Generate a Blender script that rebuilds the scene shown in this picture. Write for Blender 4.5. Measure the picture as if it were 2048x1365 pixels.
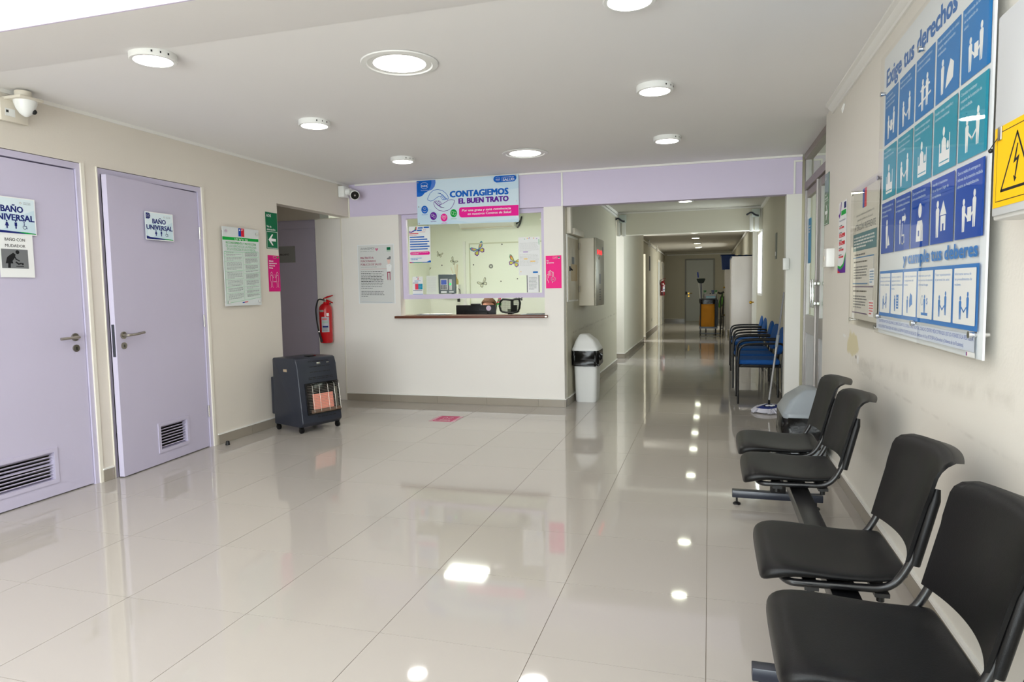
import bpy, bmesh, math, random
from mathutils import Vector, Matrix
C = bpy.context.scene.collection
for o in list(bpy.data.objects): bpy.data.objects.remove(o)
random.seed(7)
PI = math.pi
# ------------------------------------------------------------------ camera
def rotm(a, b, c):
    return Matrix.Rotation(a, 3, 'Z') @ Matrix.Rotation(b, 3, 'X') @ Matrix.Rotation(c, 3, 'Y')
cam = bpy.data.cameras.new('camera'); co = bpy.data.objects.new('camera', cam); C.objects.link(co)
R = rotm(.285641663, -.0771336154, .0169354040) @ Matrix(((1,0,0),(0,0,-1),(0,1,0)))
co.matrix_world = Matrix.Translation((0, 0, 1.30233707)) @ R.to_4x4()
cam.sensor_width = 36; cam.lens = 1344.888/2048*36; cam.clip_start = .05; cam.clip_end = 200
bpy.context.scene.camera = co
# ------------------------------------------------------------------ world, daylight, added fill lamps, exposure
sc = bpy.context.scene
sc.view_settings.view_transform = 'Standard'; sc.view_settings.look = 'None'
sc.view_settings.gamma = 1; sc.view_settings.use_curve_mapping = False
sc.view_settings.exposure = 0.30
w = bpy.data.worlds.new('daylight'); sc.world = w; w.use_nodes = True
w.node_tree.nodes['Background'].inputs[0].default_value = (.80, .90, 1, 1)
w.node_tree.nodes['Background'].inputs[1].default_value = 2.2
def area(name, loc, rot, sx, sy, power, col):
    l = bpy.data.lights.new(name, 'AREA'); l.shape = 'RECTANGLE'; l.size = sx; l.size_y = sy
    l.energy = power; l.color = col
    o = bpy.data.objects.new(name, l); C.objects.link(o); o.location = loc; o.rotation_euler = rot
    return o
area('daylight_entrance', (-1.6, -4.3, 1.45), (math.radians(82), 0, 0), 4.6, 2.5, 150, (.84, .91, 1))
area('ceiling_bounce_fill', (-1.6, -4.4, .5), (math.radians(128), 0, 0), 4.6, .9, 120, (.97, .97, 1))  # added lamp tilted up to brighten the ceiling; no forecourt is built
area('daylight_high_window', (-1.6, -4.3, 3.0), (math.radians(72), 0, 0), 4.6, .7, 12, (.86, .92, 1))
area('daylight_corridor_window', (1.05, 11.65, 1.65), (0, PI/2, 0), .95, .85, 45, (.84, .92, 1))
area('entrance_overhead_fill', (-1.6, -.7, 3.27), (0, 0, 0), 4.2, 2.4, 95, (.90, .95, 1))  # added overhead lamp brightens the front floor; there is no skylight
area('side_hall_fill', (-2.5, 11.9, 1.5), (0, -PI/2, 0), 1.6, .8, 24, (.92, .96, 1))  # added fill lamp for the corridor, set behind the side opening
area('far_side_hall_fill', (-2.5, 16.47, 1.5), (0, -PI/2, 0), 1.6, .5, 60, (.95, .97, .95))  # second added corridor fill, behind the farther left gap
area('far_right_fill', (1.9, 21.6, 1.5), (0, PI/2, 0), 1.8, 1.2, 95, (.95, .97, .92))  # added lamp brightens the corridor end through an added wall gap
area('side_room_fill', (2.4, 6.6, 2.45), (0, 0, 0), 1.2, 1.2, 26, (.97, 1, .93))  # added lamp inside the closed side room, which has no window
# ------------------------------------------------------------------ materials
MATS = {}
def mat(name, col, rough=.6, metal=0, spec=.5, emit=0, ecol=None, noise=0, nscale=6, bump=0, bscale=60, alpha=1, coat=0, rand=0):
    if name in MATS: return MATS[name]
    m = bpy.data.materials.new(name); m.use_nodes = True; nt = m.node_tree; b = nt.nodes['Principled BSDF']
    c = tuple(((x/255)/12.92 if x/255 <= .04045 else ((x/255+.055)/1.055)**2.4) for x in col)+(1,)
    b.inputs['Base Color'].default_value = c; b.inputs['Roughness'].default_value = rough
    b.inputs['Metallic'].default_value = metal; b.inputs['Specular IOR Level'].default_value = spec
    if coat: b.inputs['Coat Weight'].default_value = coat; b.inputs['Coat Roughness'].default_value = .05
    if emit:
        e = ecol or col
        b.inputs['Emission Color'].default_value = tuple((x/255)**2.2 for x in e)+(1,)
        b.inputs['Emission Strength'].default_value = emit
    tc = nt.nodes.new('ShaderNodeTexCoord')
    if noise or rand:
        mx = nt.nodes.new('ShaderNodeMix'); mx.data_type = 'RGBA'; mx.blend_type = 'MULTIPLY'; mx.inputs[0].default_value = 1
        mx.inputs[6].default_value = c
        if noise:
            n = nt.nodes.new('ShaderNodeTexNoise'); n.inputs['Scale'].default_value = nscale; n.inputs['Detail'].default_value = 4
            nt.links.new(tc.outputs['Object'], n.inputs['Vector']); src = n.outputs['Fac']; amp = noise
        else:
            oi = nt.nodes.new('ShaderNodeObjectInfo'); src = oi.outputs['Random']; amp = rand
        mr = nt.nodes.new('ShaderNodeMapRange'); mr.inputs['To Min'].default_value = 1-amp; mr.inputs['To Max'].default_value = 1+amp*.3
        nt.links.new(src, mr.inputs['Value']); nt.links.new(mr.outputs[0], mx.inputs[7]); nt.links.new(mx.outputs[2], b.inputs['Base Color'])
    if bump:
        n2 = nt.nodes.new('ShaderNodeTexNoise'); n2.inputs['Scale'].default_value = bscale; n2.inputs['Detail'].default_value = 3
        nt.links.new(tc.outputs['Object'], n2.inputs['Vector'])
        bp = nt.nodes.new('ShaderNodeBump'); bp.inputs['Strength'].default_value = bump; bp.inputs['Distance'].default_value = .01
        nt.links.new(n2.outputs['Fac'], bp.inputs['Height']); nt.links.new(bp.outputs[0], b.inputs['Normal'])
    MATS[name] = m; return m
def glassmat(name, tint, gloss, ior=1.5):
    if name in MATS: return MATS[name]
    m = bpy.data.materials.new(name); m.use_nodes = True; nt = m.node_tree; nt.nodes.clear()
    out = nt.nodes.new('ShaderNodeOutputMaterial'); t = nt.nodes.new('ShaderNodeBsdfTransparent'); g = nt.nodes.new('ShaderNodeBsdfGlossy')
    t.inputs[0].default_value = tint+(1,); g.inputs['Roughness'].default_value = .01; g.inputs[0].default_value = (1, 1, 1, 1)
    f = nt.nodes.new('ShaderNodeFresnel'); f.inputs[0].default_value = ior
    mm = nt.nodes.new('ShaderNodeMath'); mm.operation = 'MULTIPLY'; mm.inputs[1].default_value = gloss
    mx = nt.nodes.new('ShaderNodeMixShader')
    ge = nt.nodes.new('ShaderNodeNewGeometry'); inv = nt.nodes.new('ShaderNodeMath'); inv.operation = 'SUBTRACT'; inv.inputs[0].default_value = gloss
    nt.links.new(ge.outputs['Backfacing'], inv.inputs[1]); mm.use_clamp = True; nt.links.new(inv.outputs[0], mm.inputs[1])
    nt.links.new(f.outputs[0], mm.inputs[0]); nt.links.new(mm.outputs[0], mx.inputs[0]); nt.links.new(t.outputs[0], mx.inputs[1]); nt.links.new(g.outputs[0], mx.inputs[2])
    nt.links.new(mx.outputs[0], out.inputs[0]); MATS[name] = m; return m
def stainmat(name, col, blobs, lines):
    """painted wall with worn patches (object space): blobs (y,z,ry,rz,colour,strength); lines (z, slope, y0, half-width, colour, strength)"""
    m = mat(name, col, .5, noise=.04, nscale=2.5, bump=.06, bscale=90); nt = m.node_tree; b = nt.nodes['Principled BSDF']
    cur = b.inputs['Base Color'].links[0].from_socket
    tc = nt.nodes.new('ShaderNodeTexCoord'); sp = nt.nodes.new('ShaderNodeSeparateXYZ'); nt.links.new(tc.outputs['Object'], sp.inputs[0])
    nz = nt.nodes.new('ShaderNodeTexNoise'); nz.inputs['Scale'].default_value = 9; nz.inputs['Detail'].default_value = 6; nt.links.new(tc.outputs['Object'], nz.inputs['Vector'])
    def math_(op, a, bb=None, cc=None):
        n = nt.nodes.new('ShaderNodeMath'); n.operation = op
        for i, x in enumerate((a, bb, cc)):
            if x is None: continue
            if isinstance(x, (int, float)): n.inputs[i].default_value = x
            else: nt.links.new(x, n.inputs[i])
        return n.outputs[0]
    def apply(mask, c):
        nonlocal cur
        mx = nt.nodes.new('ShaderNodeMix'); mx.data_type = 'RGBA'; nt.links.new(mask, mx.inputs[0]); nt.links.new(cur, mx.inputs[6])
        mx.inputs[7].default_value = tuple((x/255)**2.2 for x in c)+(1,); cur = mx.outputs[2]
    for (y, z, ry, rz, c, s) in blobs:
        dy = math_('DIVIDE', math_('SUBTRACT', sp.outputs[1], y), ry); dz = math_('DIVIDE', math_('SUBTRACT', sp.outputs[2], z), rz)
        d = math_('SQRT', math_('ADD', math_('MULTIPLY', dy, dy), math_('MULTIPLY', dz, dz)))
        d = math_('ADD', d, math_('MULTIPLY', math_('SUBTRACT', nz.outputs['Fac'], .5), 2.6))
        mask = math_('MULTIPLY', math_('MINIMUM', math_('MAXIMUM', math_('MULTIPLY', math_('SUBTRACT', 1, d), 4), 0), 1), s); apply(mask, c)
    for (z, sl, y0, hw, c, s, ya, yb) in lines:
        dz = math_('SUBTRACT', sp.outputs[2], math_('ADD', math_('MULTIPLY', math_('SUBTRACT', sp.outputs[1], y0), sl), z))
        e = math_('MAXIMUM', math_('SUBTRACT', 1, math_('DIVIDE', math_('ABSOLUTE', dz), hw)), 0)
        nn = math_('MINIMUM', math_('MAXIMUM', math_('MULTIPLY', math_('SUBTRACT', nz.outputs['Fac'], .42), 5), 0), 1)
        ins = math_('MULTIPLY', math_('GREATER_THAN', sp.outputs[1], ya), math_('LESS_THAN', sp.outputs[1], yb))
        apply(math_('MULTIPLY', math_('MULTIPLY', math_('MULTIPLY', e, nn), s), ins), c)
    nt.links.new(cur, b.inputs['Base Color']); return m
WALL = mat('wall_cream_paint', (226, 218, 206), .5, noise=.03, nscale=2, bump=.06, bscale=90)
WALLR = stainmat('wall_cream_worn_paint', (230, 225, 215),
    [(4.45, .93, .16, .07, (214, 204, 168), 1), (4.12, .84, .22, .045, (170, 165, 152), .25), (4.28, .86, .035, .03, (238, 238, 236), 1), (4.34, .87, .02, .014, (90, 84, 74), .9), (4.70, .97, .05, .012, (236, 236, 232), .8)],
    [(.84, -.06, 4.3, .05, (160, 154, 142), .26, 2.2, 4.5), (.79, 0, 4.3, .010, (150, 142, 130), .22, 1.6, 4.3)])
WALLC = stainmat('corridor_worn_paint', (196, 190, 170), [(8.6, .80, .5, .05, (150, 140, 122), .3)], [(.80, .02, 8, .018, (120, 104, 84), .5, 7, 14), (.74, .01, 8, .05, (160, 148, 128), .3, 7, 14)])
CORR = mat('corridor_paint', (200, 194, 174), .5, noise=.04, nscale=2)
LILAC = mat('lilac_paint', (214, 203, 226), .55, noise=.02)
LILACD = mat('lilac_door_paint', (201, 194, 216), .45, noise=.03, nscale=3)
CEIL = mat('ceiling_paint', (240, 238, 236), .7, noise=.02, nscale=1.5)
WHITE = mat('white_gloss_paint', (238, 236, 230), .4)
CREAMT = mat('cream_trim', (232, 226, 212), .45)
TILE = mat('polished_porcelain', (186, 179, 171), .045, spec=.62, rand=.02)
b_ = TILE.node_tree.nodes['Principled BSDF']
GROUT = mat('grout', (128, 117, 104), .8)
BTILE = mat('skirting_tile', (156, 147, 134), .18)
PLW = mat('white_plastic', (236, 236, 232), .35)
PLOFF = mat('aged_white_plastic', (222, 214, 198), .45)
BLK = mat('black_plastic', (10, 10, 11), .36, spec=.28, bump=.12, bscale=500)
BLKM = mat('black_powder_coated_steel', (16, 16, 18), .28, metal=.0, spec=.6)
GRIM = mat('dark_grey_enamel', (52, 55, 66), .35)
HEAT = mat('heater_charcoal_enamel', (38, 42, 54), .36)
HBLK = mat('heater_glossy_black', (8, 8, 9), .12)
STEEL = mat('brushed_steel', (170, 165, 155), .28, metal=1)
CHROME = mat('chrome', (215, 215, 215), .12, metal=1)
ALU = mat('aluminium_frame', (176, 172, 170), .38, metal=.5)
ALUD = mat('bronze_grey_aluminium', (150, 138, 132), .4, metal=.4)
RED = mat('extinguisher_red', (196, 8, 22), .22, spec=.6)
REDD = mat('extinguisher_dark_red', (112, 8, 18), .3)
RUB = mat('black_rubber', (14, 14, 14), .5)
BAG = mat('black_bin_liner', (5, 5, 6), .25, spec=.4, bump=.35, bscale=16)
GREYB = mat('grey_bin_plastic', (143, 150, 156), .3)
WBIN = mat('white_bin_plastic', (228, 228, 226), .35)
BLUEF = mat('blue_fabric', (4, 78, 150), .85, bump=.2, bscale=300)
WOOD = mat('brown_laminate', (112, 66, 48), .35, noise=.25, nscale=20)
LAMP = mat('lit_diffuser', (255, 255, 255), .5, emit=24, ecol=(255, 251, 246))
LAMPB = mat('lit_recessed_diffuser', (255, 255, 255), .5, emit=11, ecol=(255, 252, 248))
LAMPC = mat('lit_corridor_diffuser', (255, 255, 245), .5, emit=15, ecol=(250, 255, 228))
LAMPO = mat('lit_office_panel', (255, 255, 250), .5, emit=58, ecol=(253, 255, 246))
OFFW = mat('office_wall', (236, 239, 228), .6)
GLASS = glassmat('window_glass', (.97, .99, .96), .8)
GLASSD = glassmat('door_glass', (.93, .97, .93), 1.0)
ACRY = glassmat('acrylic_sheet', (.99, .99, .985), .65, 1.45)
YEL = mat('yellow_canvas', (212, 138, 10), .7, noise=.2, nscale=5)
GREYD = mat('grey_blue_door', (196, 199, 194), .5)
LOCK = mat('locker_enamel', (214, 206, 200), .32, noise=.06, nscale=3)
BLUEP = mat('blue_plastic', (18, 48, 104), .4)
# print inks
def ink(name, c): return mat('ink_'+name, c, .6, spec=.25)
IW = ink('white', (240, 241, 240)); INAVY = ink('navy', (24, 36, 112)); IBLUE = ink('blue', (0, 98, 196)); ILB = ink('light_blue', (112, 160, 220))
IPUR = ink('purple', (98, 22, 152)); IPINK = ink('pink', (240, 24, 150)); IMAG = ink('magenta', (214, 0, 120)); IGRN = ink('green', (0, 168, 64)); IDG = ink('dark_green', (0, 106, 66))
IBLK = ink('black', (26, 26, 28)); IGREY = ink('grey', (120, 122, 124)); ILG = ink('light_grey', (216, 217, 214)); IPALE = ink('pale_blue', (214, 232, 242)); IRED = ink('red', (216, 28, 50)); IWINE = ink('wine', (150, 20, 70))
IYEL = ink('yellow', (252, 196, 0)); ITEAL = ink('teal', (0, 148, 176)); ICYA = ink('cyan_blue', (0, 118, 190)); IROY = ink('royal', (0, 72, 172)); IMID = ink('mid_blue', (50, 124, 200)); ISOFT = ink('soft_green', (126, 200, 150))
# ------------------------------------------------------------------ mesh builder
class MB:
    def __init__(s): s.v = []; s.f = []; s.m = []; s.mats = []
    def mi(s, m):
        if m not in s.mats: s.mats.append(m)
        return s.mats.index(m)
    def add(s, vs, fs, m=None):
        n = len(s.v); s.v += [tuple(v) for v in vs]
        for f in fs: s.f.append(tuple(i+n for i in f)); s.m.append(s.mi(m))
        return s
    def box(s, x0, x1, y0, y1, z0, z1, m=None, T=None):
        vs = [Vector((x, y, z)) for z in (z0, z1) for y in (y0, y1) for x in (x0, x1)]
        if T: vs = [T @ v for v in vs]
        return s.add(vs, [(0,2,3,1), (4,5,7,6), (0,1,5,4), (2,6,7,3), (0,4,6,2), (1,3,7,5)], m)
    def loft(s, rings, m=None, caps=True, closed=False):
        n = len(rings[0]); vs = [p for r in rings for p in r]; fs = []
        k = len(rings)
        for i in range(k if closed else k-1):
            a = i*n; b = ((i+1) % k)*n
            for j in range(n): fs.append((a+j, a+(j+1) % n, b+(j+1) % n, b+j))
        if caps and not closed: fs.append(tuple(range(n-1, -1, -1))); fs.append(tuple((k-1)*n+j for j in range(n)))
        return s.add(vs, fs, m)
    def cyl(s, p0, p1, r0, r1=None, n=16, m=None):
        return s.tube([p0, p1], [r0, r0 if r1 is None else r1], n, m)
    def tube(s, pts, r, n=10, m=None, caps=True):
        pts = [Vector(p) for p in pts]; k = len(pts)
        rs = r if isinstance(r, (list, tuple)) else [r]*k
        t0 = (pts[1]-pts[0]).normalized(); up = Vector((0, 0, 1)) if abs(t0.z) < .9 else Vector((1, 0, 0))
        a = t0.cross(up).normalized(); rings = []; prev = t0
        for i in range(k):
            t = (pts[min(i+1, k-1)]-pts[max(i-1, 0)]).normalized()
            ax = prev.cross(t)
            if ax.length > 1e-7: a = Matrix.Rotation(prev.angle(t), 3, ax.normalized()) @ a
            a = (a-t*a.dot(t)).normalized(); b = t.cross(a); prev = t
            rings.append([pts[i]+rs[i]*(math.cos(2*PI*j/n)*a+math.sin(2*PI*j/n)*b) for j in range(n)])
        return s.loft(rings, m, caps)
    def lathe(s, prof, n=24, m=None, T=None):
        rings = []
        for r, z in prof:
            ring = [Vector((r*math.cos(2*PI*j/n), r*math.sin(2*PI*j/n), z)) for j in range(n)]
            if T: ring = [T @ p for p in ring]
            rings.append(ring)
        return s.loft(rings, m, True)
    def prism(s, pts, fn0, fn1, m=None):
        """pts 2d; fn0/fn1 map to the two end faces"""
        n = len(pts); vs = [fn0(*p) for p in pts]+[fn1(*p) for p in pts]
        fs = [tuple(range(n-1, -1, -1)), tuple(range(n, 2*n))]+[(j, (j+1) % n, n+(j+1) % n, n+j) for j in range(n)]
        return s.add(vs, fs, m)
    def sphere(s, c, r, m=None, sx=1, sy=1, sz=1, n=14, k=9):
        c = Vector(c)
        prof = [(max(r*math.sin(PI*i/k), 1e-4), -r*math.cos(PI*i/k)) for i in range(k+1)]
        T = Matrix.Translation(c) @ Matrix.Diagonal((sx, sy, sz, 1))
        return s.lathe(prof, n, m, T)
def fillet(pts, r, n=6):
    pts = [Vector(p) for p in pts]; out = [pts[0]]
    for i in range(1, len(pts)-1):
        p, a, b = pts[i], pts[i-1], pts[i+1]; da = (a-p); db = (b-p)
        d = min(r, da.length*.49, db.length*.49); A = p+da.normalized()*d; B = p+db.normalized()*d
        for k in range(n+1):
            t = k/n; out.append((1-t)**2*A+2*t*(1-t)*p+t*t*B)
    out.append(pts[-1]); return out
def obj(name, mb, m, parent=None, bev=0, smooth=True, seg=2, kind=None, ang=35, sub=0):
    me = bpy.data.meshes.new(name); me.from_pydata(mb.v, [], mb.f)
    for mm in mb.mats: me.materials.append(mm or m)
    if len(mb.mats) > 1:
        for p, i in zip(me.polygons, mb.m): p.material_index = i
    bm = bmesh.new(); bm.from_mesh(me); bmesh.ops.recalc_face_normals(bm, faces=bm.faces)
    if bev:
        es = [e for e in bm.edges if len(e.link_faces) == 2 and e.calc_face_angle(0) > math.radians(28)]
        bmesh.ops.bevel(bm, geom=es, offset=bev, segments=seg, profile=.5, affect='EDGES', clamp_overlap=True)
    bm.to_mesh(me); bm.free()
    if smooth:
        for p in me.polygons: p.use_smooth = True
        me.set_sharp_from_angle(angle=math.radians(ang))
    o = bpy.data.objects.new(name, me); C.objects.link(o)
    if parent is not None: o.parent = parent
    if kind: o['kind'] = kind
    if sub:
        md = o.modifiers.new('s', 'SUBSURF'); md.levels = sub; md.render_levels = sub
    return o
def thing(name, label, cat, loc=(0, 0, 0), rz=0, group=None, rot=None):
    o = bpy.data.objects.new(name, None); C.objects.link(o); o.empty_display_size = .1
    o.location = loc; o.rotation_euler = rot or (0, 0, rz); o['label'] = label; o['category'] = cat
    if group: o['group'] = group
    return o
def struct(name, mb, m, **k): return obj(name, mb, m, kind='structure', **k)
def copytree(o, parent=None):
    c = o.copy(); C.objects.link(c); c.parent = parent
    for ch in list(o.children): copytree(ch, c)
    return c
def dup(o, loc, label, rz=None):
    c = copytree(o); c.location = loc; c['label'] = label
    if rz is not None: c.rotation_euler = (0, 0, rz)
    return c
# ------------------------------------------------------------------ printed sheets
_tc = {}
def textmesh(s, bold):
    k = (s, bold)
    if k not in _tc:
        cu = bpy.data.curves.new('t', 'FONT'); cu.body = s; cu.size = 1; cu.resolution_u = 2; cu.offset = bold
        o = bpy.data.objects.new('t', cu); C.objects.link(o)
        me = o.to_mesh(); vs = [(v.co.x, v.co.y) for v in me.vertices]; fs = [tuple(p.vertices) for p in me.polygons]
        o.to_mesh_clear(); bpy.data.objects.remove(o); bpy.data.curves.remove(cu)
        _tc[k] = (vs, fs)
    return _tc[k]
class Sheet:
    """flat print; local x right, local z up, printed side faces -y"""
    def __init__(s, w, h, px=None):
        s.w = w; s.h = h; s.mb = MB(); s.n = 0
        if px:   # px corner points TL,TR,BL of a measured view -> local metres
            (ax, ay), (bx, by), (cx, cy) = px; ux, uy = bx-ax, by-ay; vx, vy = cx-ax, cy-ay; D = ux*vy-uy*vx
            s.map = lambda x, y: (((x-ax)*vy-(y-ay)*vx)/D*w, h-((y-ay)*ux-(x-ax)*uy)/D*h)
        else: s.map = lambda x, y: (x, y)
    def lay(s): s.n += 1; return -.0005-.00003*s.n
    def raw(s, P, F, m, y=None):
        y = s.lay() if y is None else y
        s.mb.add([(a, y, b) for a, b in P], F, m)
    def poly(s, pts, m, y=None): s.raw([s.map(*p) for p in pts], [tuple(range(len(pts)))], m, y)
    def rect(s, x0, y0, x1, y1, m, y=None): s.poly([(x0, y0), (x1, y0), (x1, y1), (x0, y1)], m, y)
    def rrect(s, x0, y0, x1, y1, r, m):
        pts = []
        for cx, cy, a in ((x1-r, y1-r, 0), (x0+r, y1-r, 90), (x0+r, y0+r, 180), (x1-r, y0+r, 270)):
            for k in range(5): t = math.radians(a+k*22.5); pts.append((cx+r*math.cos(t), cy+r*math.sin(t)))
        s.poly(pts, m)
    def disc(s, x, y, rx, m, ry=None, n=20):
        ry = ry or rx; s.poly([(x+rx*math.cos(2*PI*k/n), y+ry*math.sin(2*PI*k/n)) for k in range(n)], m)
    def stroke(s, pts, wd, m, closed=False, y=None):
        P = [Vector(s.map(*p)) for p in pts]
        if closed: P.append(P[0])
        y = s.lay() if y is None else y
        for a, b in zip(P, P[1:]):
            d = b-a
            if d.length < 1e-6: continue
            d.normalize(); n = Vector((-d.y, d.x))*wd/2; e = d*wd*.4
            q = [a-e-n, b+e-n, b+e+n, a-e+n]
            s.mb.add([(v.x, y, v.y) for v in q], [(0, 1, 2, 3)], m)
    def arc(s, x, y, rx, ry, a0, a1, wd, m, n=14):
        s.stroke([(x+rx*math.cos(math.radians(a0+(a1-a0)*k/n)), y+ry*math.sin(math.radians(a0+(a1-a0)*k/n))) for k in range(n+1)], wd, m)
    def text(s, t, x, y, h, m, w=None, bold=.0, align='l', slant=0):
        """baseline-left at mapped (x,y); h cap height in metres; w total width in metres"""
        vs, fs = textmesh(t, 0.0); X, Z = s.map(x, y)
        x0 = min(v[0] for v in vs); x1 = max(v[0] for v in vs); k = h/.70; kx = k if w is None else w/(x1-x0)
        W = (x1-x0)*kx
        if align == 'c': X -= W/2
        if align == 'r': X -= W
        e = bold*k*1.15
        for dx, dz in ([(0, 0)] if not bold else [(-e*.8, 0), (e*.8, 0)] if h < .03 else [(-e, -e*.5), (e, -e*.5), (-e, e*.5), (e, e*.5), (0, 0)]):
            yy = s.lay(); s.mb.add([(X+(v[0]-x0)*kx+slant*v[1]*k+dx, yy, Z+v[1]*k+dz) for v in vs], fs, m)
    def lines(s, x0, x1, y0, y1, n, m, fill=.5, last=.6, seed=1, ragged=.12):
        rd = random.Random(seed); yy = s.lay(); dy = (y1-y0)/n; dx = x1-x0
        for i in range(n):
            end = x0+dx*(last if i == n-1 else 1-rd.random()*ragged); x = x0; yc = y0+dy*(i+.5)
            while x < end-dx*.01:
                wl = dx*rd.uniform(.04, .13); xe = min(x+wl, end)
                s.poly([(x, yc-dy*fill/2), (xe, yc-dy*fill/2), (xe, yc+dy*fill/2), (x, yc+dy*fill/2)], m, yy)
                x = xe+dx*.018
    def build(s, parent, name='print'): return obj(name, s.mb, IW, parent, smooth=False)
def figure(S, x, y, h, m, w=None, dy=-1):
    """simple standing pictogram, feet at (x,y); dy=-1 when the mapped y axis points down"""
    w = w or h*.42; u = dy*h
    S.disc(x, y+u*.90, w*.22, m, h*.10)
    S.poly([(x-w*.22, y), (x-w*.30, y+u*.50), (x-w*.34, y+u*.74), (x-w*.2, y+u*.80), (x+w*.2, y+u*.80), (x+w*.34, y+u*.74), (x+w*.30, y+u*.50), (x+w*.22, y), (x+w*.05, y), (x, y+u*.36), (x-w*.05, y)], m)
def sheetthing(name, label, cat, w, h, loc, wall, base=IW, px=None, thick=.001, group=None, rot=None, basename='sheet', bev=0):
    rz = {'back': 0, 'left': PI/2, 'right': -PI/2}.get(wall, 0)
    t = thing(name, label, cat, loc, rz, group, rot)
    mb = MB(); mb.box(0, w, 0, thick, 0, h); obj(basename, mb, base, t, smooth=False, bev=bev)
    S = Sheet(w, h, px); return t, S
def standoffs(t, pts, depth, r=.009, name='standoff'):
    for x, z in pts:
        mb = MB(); mb.cyl((x, -.007, z), (x, depth, z), r*.85, n=14); mb.cyl((x, -.011, z), (x, -.003, z), r*1.15, n=16); obj(name, mb, CHROME, t)
# ================================================================== THE SETTING
XL, XR, YR, ZC = -4.075, .83, 7.15, 2.55
YF = -4.2
# floor
mb = MB(); mb.box(-6, 4, YF, 26, -.12, -.0016); floor = struct('floor', mb, GROUT, smooth=False)
_full = None; g = .0013; restmb = MB(); ntile = 0
def tilebox(m_, x0, x1, y0, y1): m_.box(x0, x1, y0, y1, -.009, 0)
for j in range(-11, 40):
    for i in range(-8, 7):
        x0 = -.0037+.6*i; x1 = x0+.6; y0 = 2.2298+.6*j; y1 = y0+.6
        lo, hi = (-4.2, .96) if y0 < 6.9 else (-1.72, .86)
        if y0 < 7.15 < y1: lo, hi = -4.6, .95
        if 5.1 < y0 < 7.3: hi = max(hi, .96); 
        if 5.7 < y1 and y0 < 7.4: lo = -5.42
        if x1 < lo or x0 > hi: continue
        cx0, cx1, cy0, cy1 = max(x0, lo), min(x1, hi), max(y0, YF), min(y1, 25.75)
        if cx1-cx0 < .02 or cy1-cy0 < .02: continue
        if y1 < 1.6: tilebox(restmb, cx0+g, cx1-g, cy0+g, cy1-g); continue
        full = (cx0 == x0 and cx1 == x1 and cy0 == y0 and cy1 == y1)
        if full and _full is None:
            m2 = MB(); tilebox(m2, -.3+g, .3-g, -.3+g, .3-g); o = obj('tile', m2, TILE, floor, smooth=False); _full = o.data
        elif full: o = bpy.data.objects.new('tile', _full); C.objects.link(o); o.parent = floor
        else:
            m2 = MB(); a, b = (cx0+cx1)/2, (cy0+cy1)/2
            tilebox(m2, cx0-a+g, cx1-a-g, cy0-b+g, cy1-b-g); o = obj('tile', m2, TILE, floor, smooth=False)
            o.location = (a, b, 0); ntile += 1; continue
        o.location = ((x0+x1)/2, (y0+y1)/2, 0); ntile += 1
obj('tile_field', restmb, TILE, floor, smooth=False, kind='stuff')
# ceilings
mb = MB(); mb.box(-6, 4, 2.80, 26, ZC, ZC+.15); struct('ceiling', mb, CEIL, smooth=False)
mb = MB(); mb.box(-1.62, .80, 7.27, 25.7, ZC-.008, ZC+.02); struct('ceiling_corridor_shade', mb, mat('corridor_ceiling_shade_paint', (186, 181, 170), .7), smooth=False)  # thin added panel; its darker colour paints in the corridor's dimness
mb = MB(); mb.prism([(2.31, 2.47), (2.88, 2.548), (2.88, 2.7), (2.33, 3.35), (2.31, 3.35)], lambda y, z: (-6, y, z), lambda y, z: (4, y, z), CEIL)
mb.box(-6, 4, 2.303, 2.312, 2.47, 3.35, LILAC); struct('trim_1', mb, CEIL, smooth=False)
mb = MB(); mb.box(-6, 4, YF, 2.4, 3.3, 3.4); struct('ceiling_entrance', mb, CEIL, smooth=False)
# walls
def walls(name, boxes, m, **k):
    mb = MB()
    for b in boxes: mb.box(*b)
    return struct(name, mb, m, smooth=False, **k)
walls('wall_left', [(XL-.12, XL, YF, 2.66, 0, 3.3), (XL-.12, XL, 2.66, 3.614, 2.2, 3.3), (XL-.12, XL, 3.614, 3.735, 0, 2.56), (XL-.12, XL, 3.735, 4.74, 2.195, 2.56),
    (XL-.12, XL, 4.74, 5.765, 0, 2.56), (XL-.12, XL, 5.765, 7.15, 2.18, 2.56)], WALL)
walls('wall_back', [(-4.19, -3.44, YR, YR+.12, 0, 2.181), (-1.72, -1.508, YR, YR+.12, 0, 2.181), (-3.44, -1.72, YR, YR+.12, 0, .985), (-4.54, -4.185, YR+.008, YR+.12, 0, 2.181)], mat('reception_wall_lit_paint', (238, 233, 226), .5, noise=.03, nscale=2))  # lighter than the other walls, standing in for the light on this one
mb = MB(); mb.box(XL+.004, .86, YR-.004, YR+.12, 2.18, 2.552, LILAC); struct('trim_2', mb, LILAC, smooth=False)
walls('trim_3', [(-1.522, -1.504, YR-.014, YR-.004, 2.18, 2.53)], WHITE)
walls('trim_4', [(XL+.002, XL+.018, YR-.014, YR-.002, 2.18, 2.53), (-4.19, -4.178, YR-.006, YR+.006, 0, 2.17), (-4.53, XL, YR-.012, YR, 2.166, 2.178)], CREAMT)
# column at the right end of the corridor mouth
walls('wall_column', [(.722, .862, YR, YR+.14, 0, 2.18)], mat('column_paint', (238, 236, 228), .45, noise=.03))
walls('wall_right', [(XR, XR+.14, YF, 5.57, 0, 3.3)], WALLR)
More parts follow.
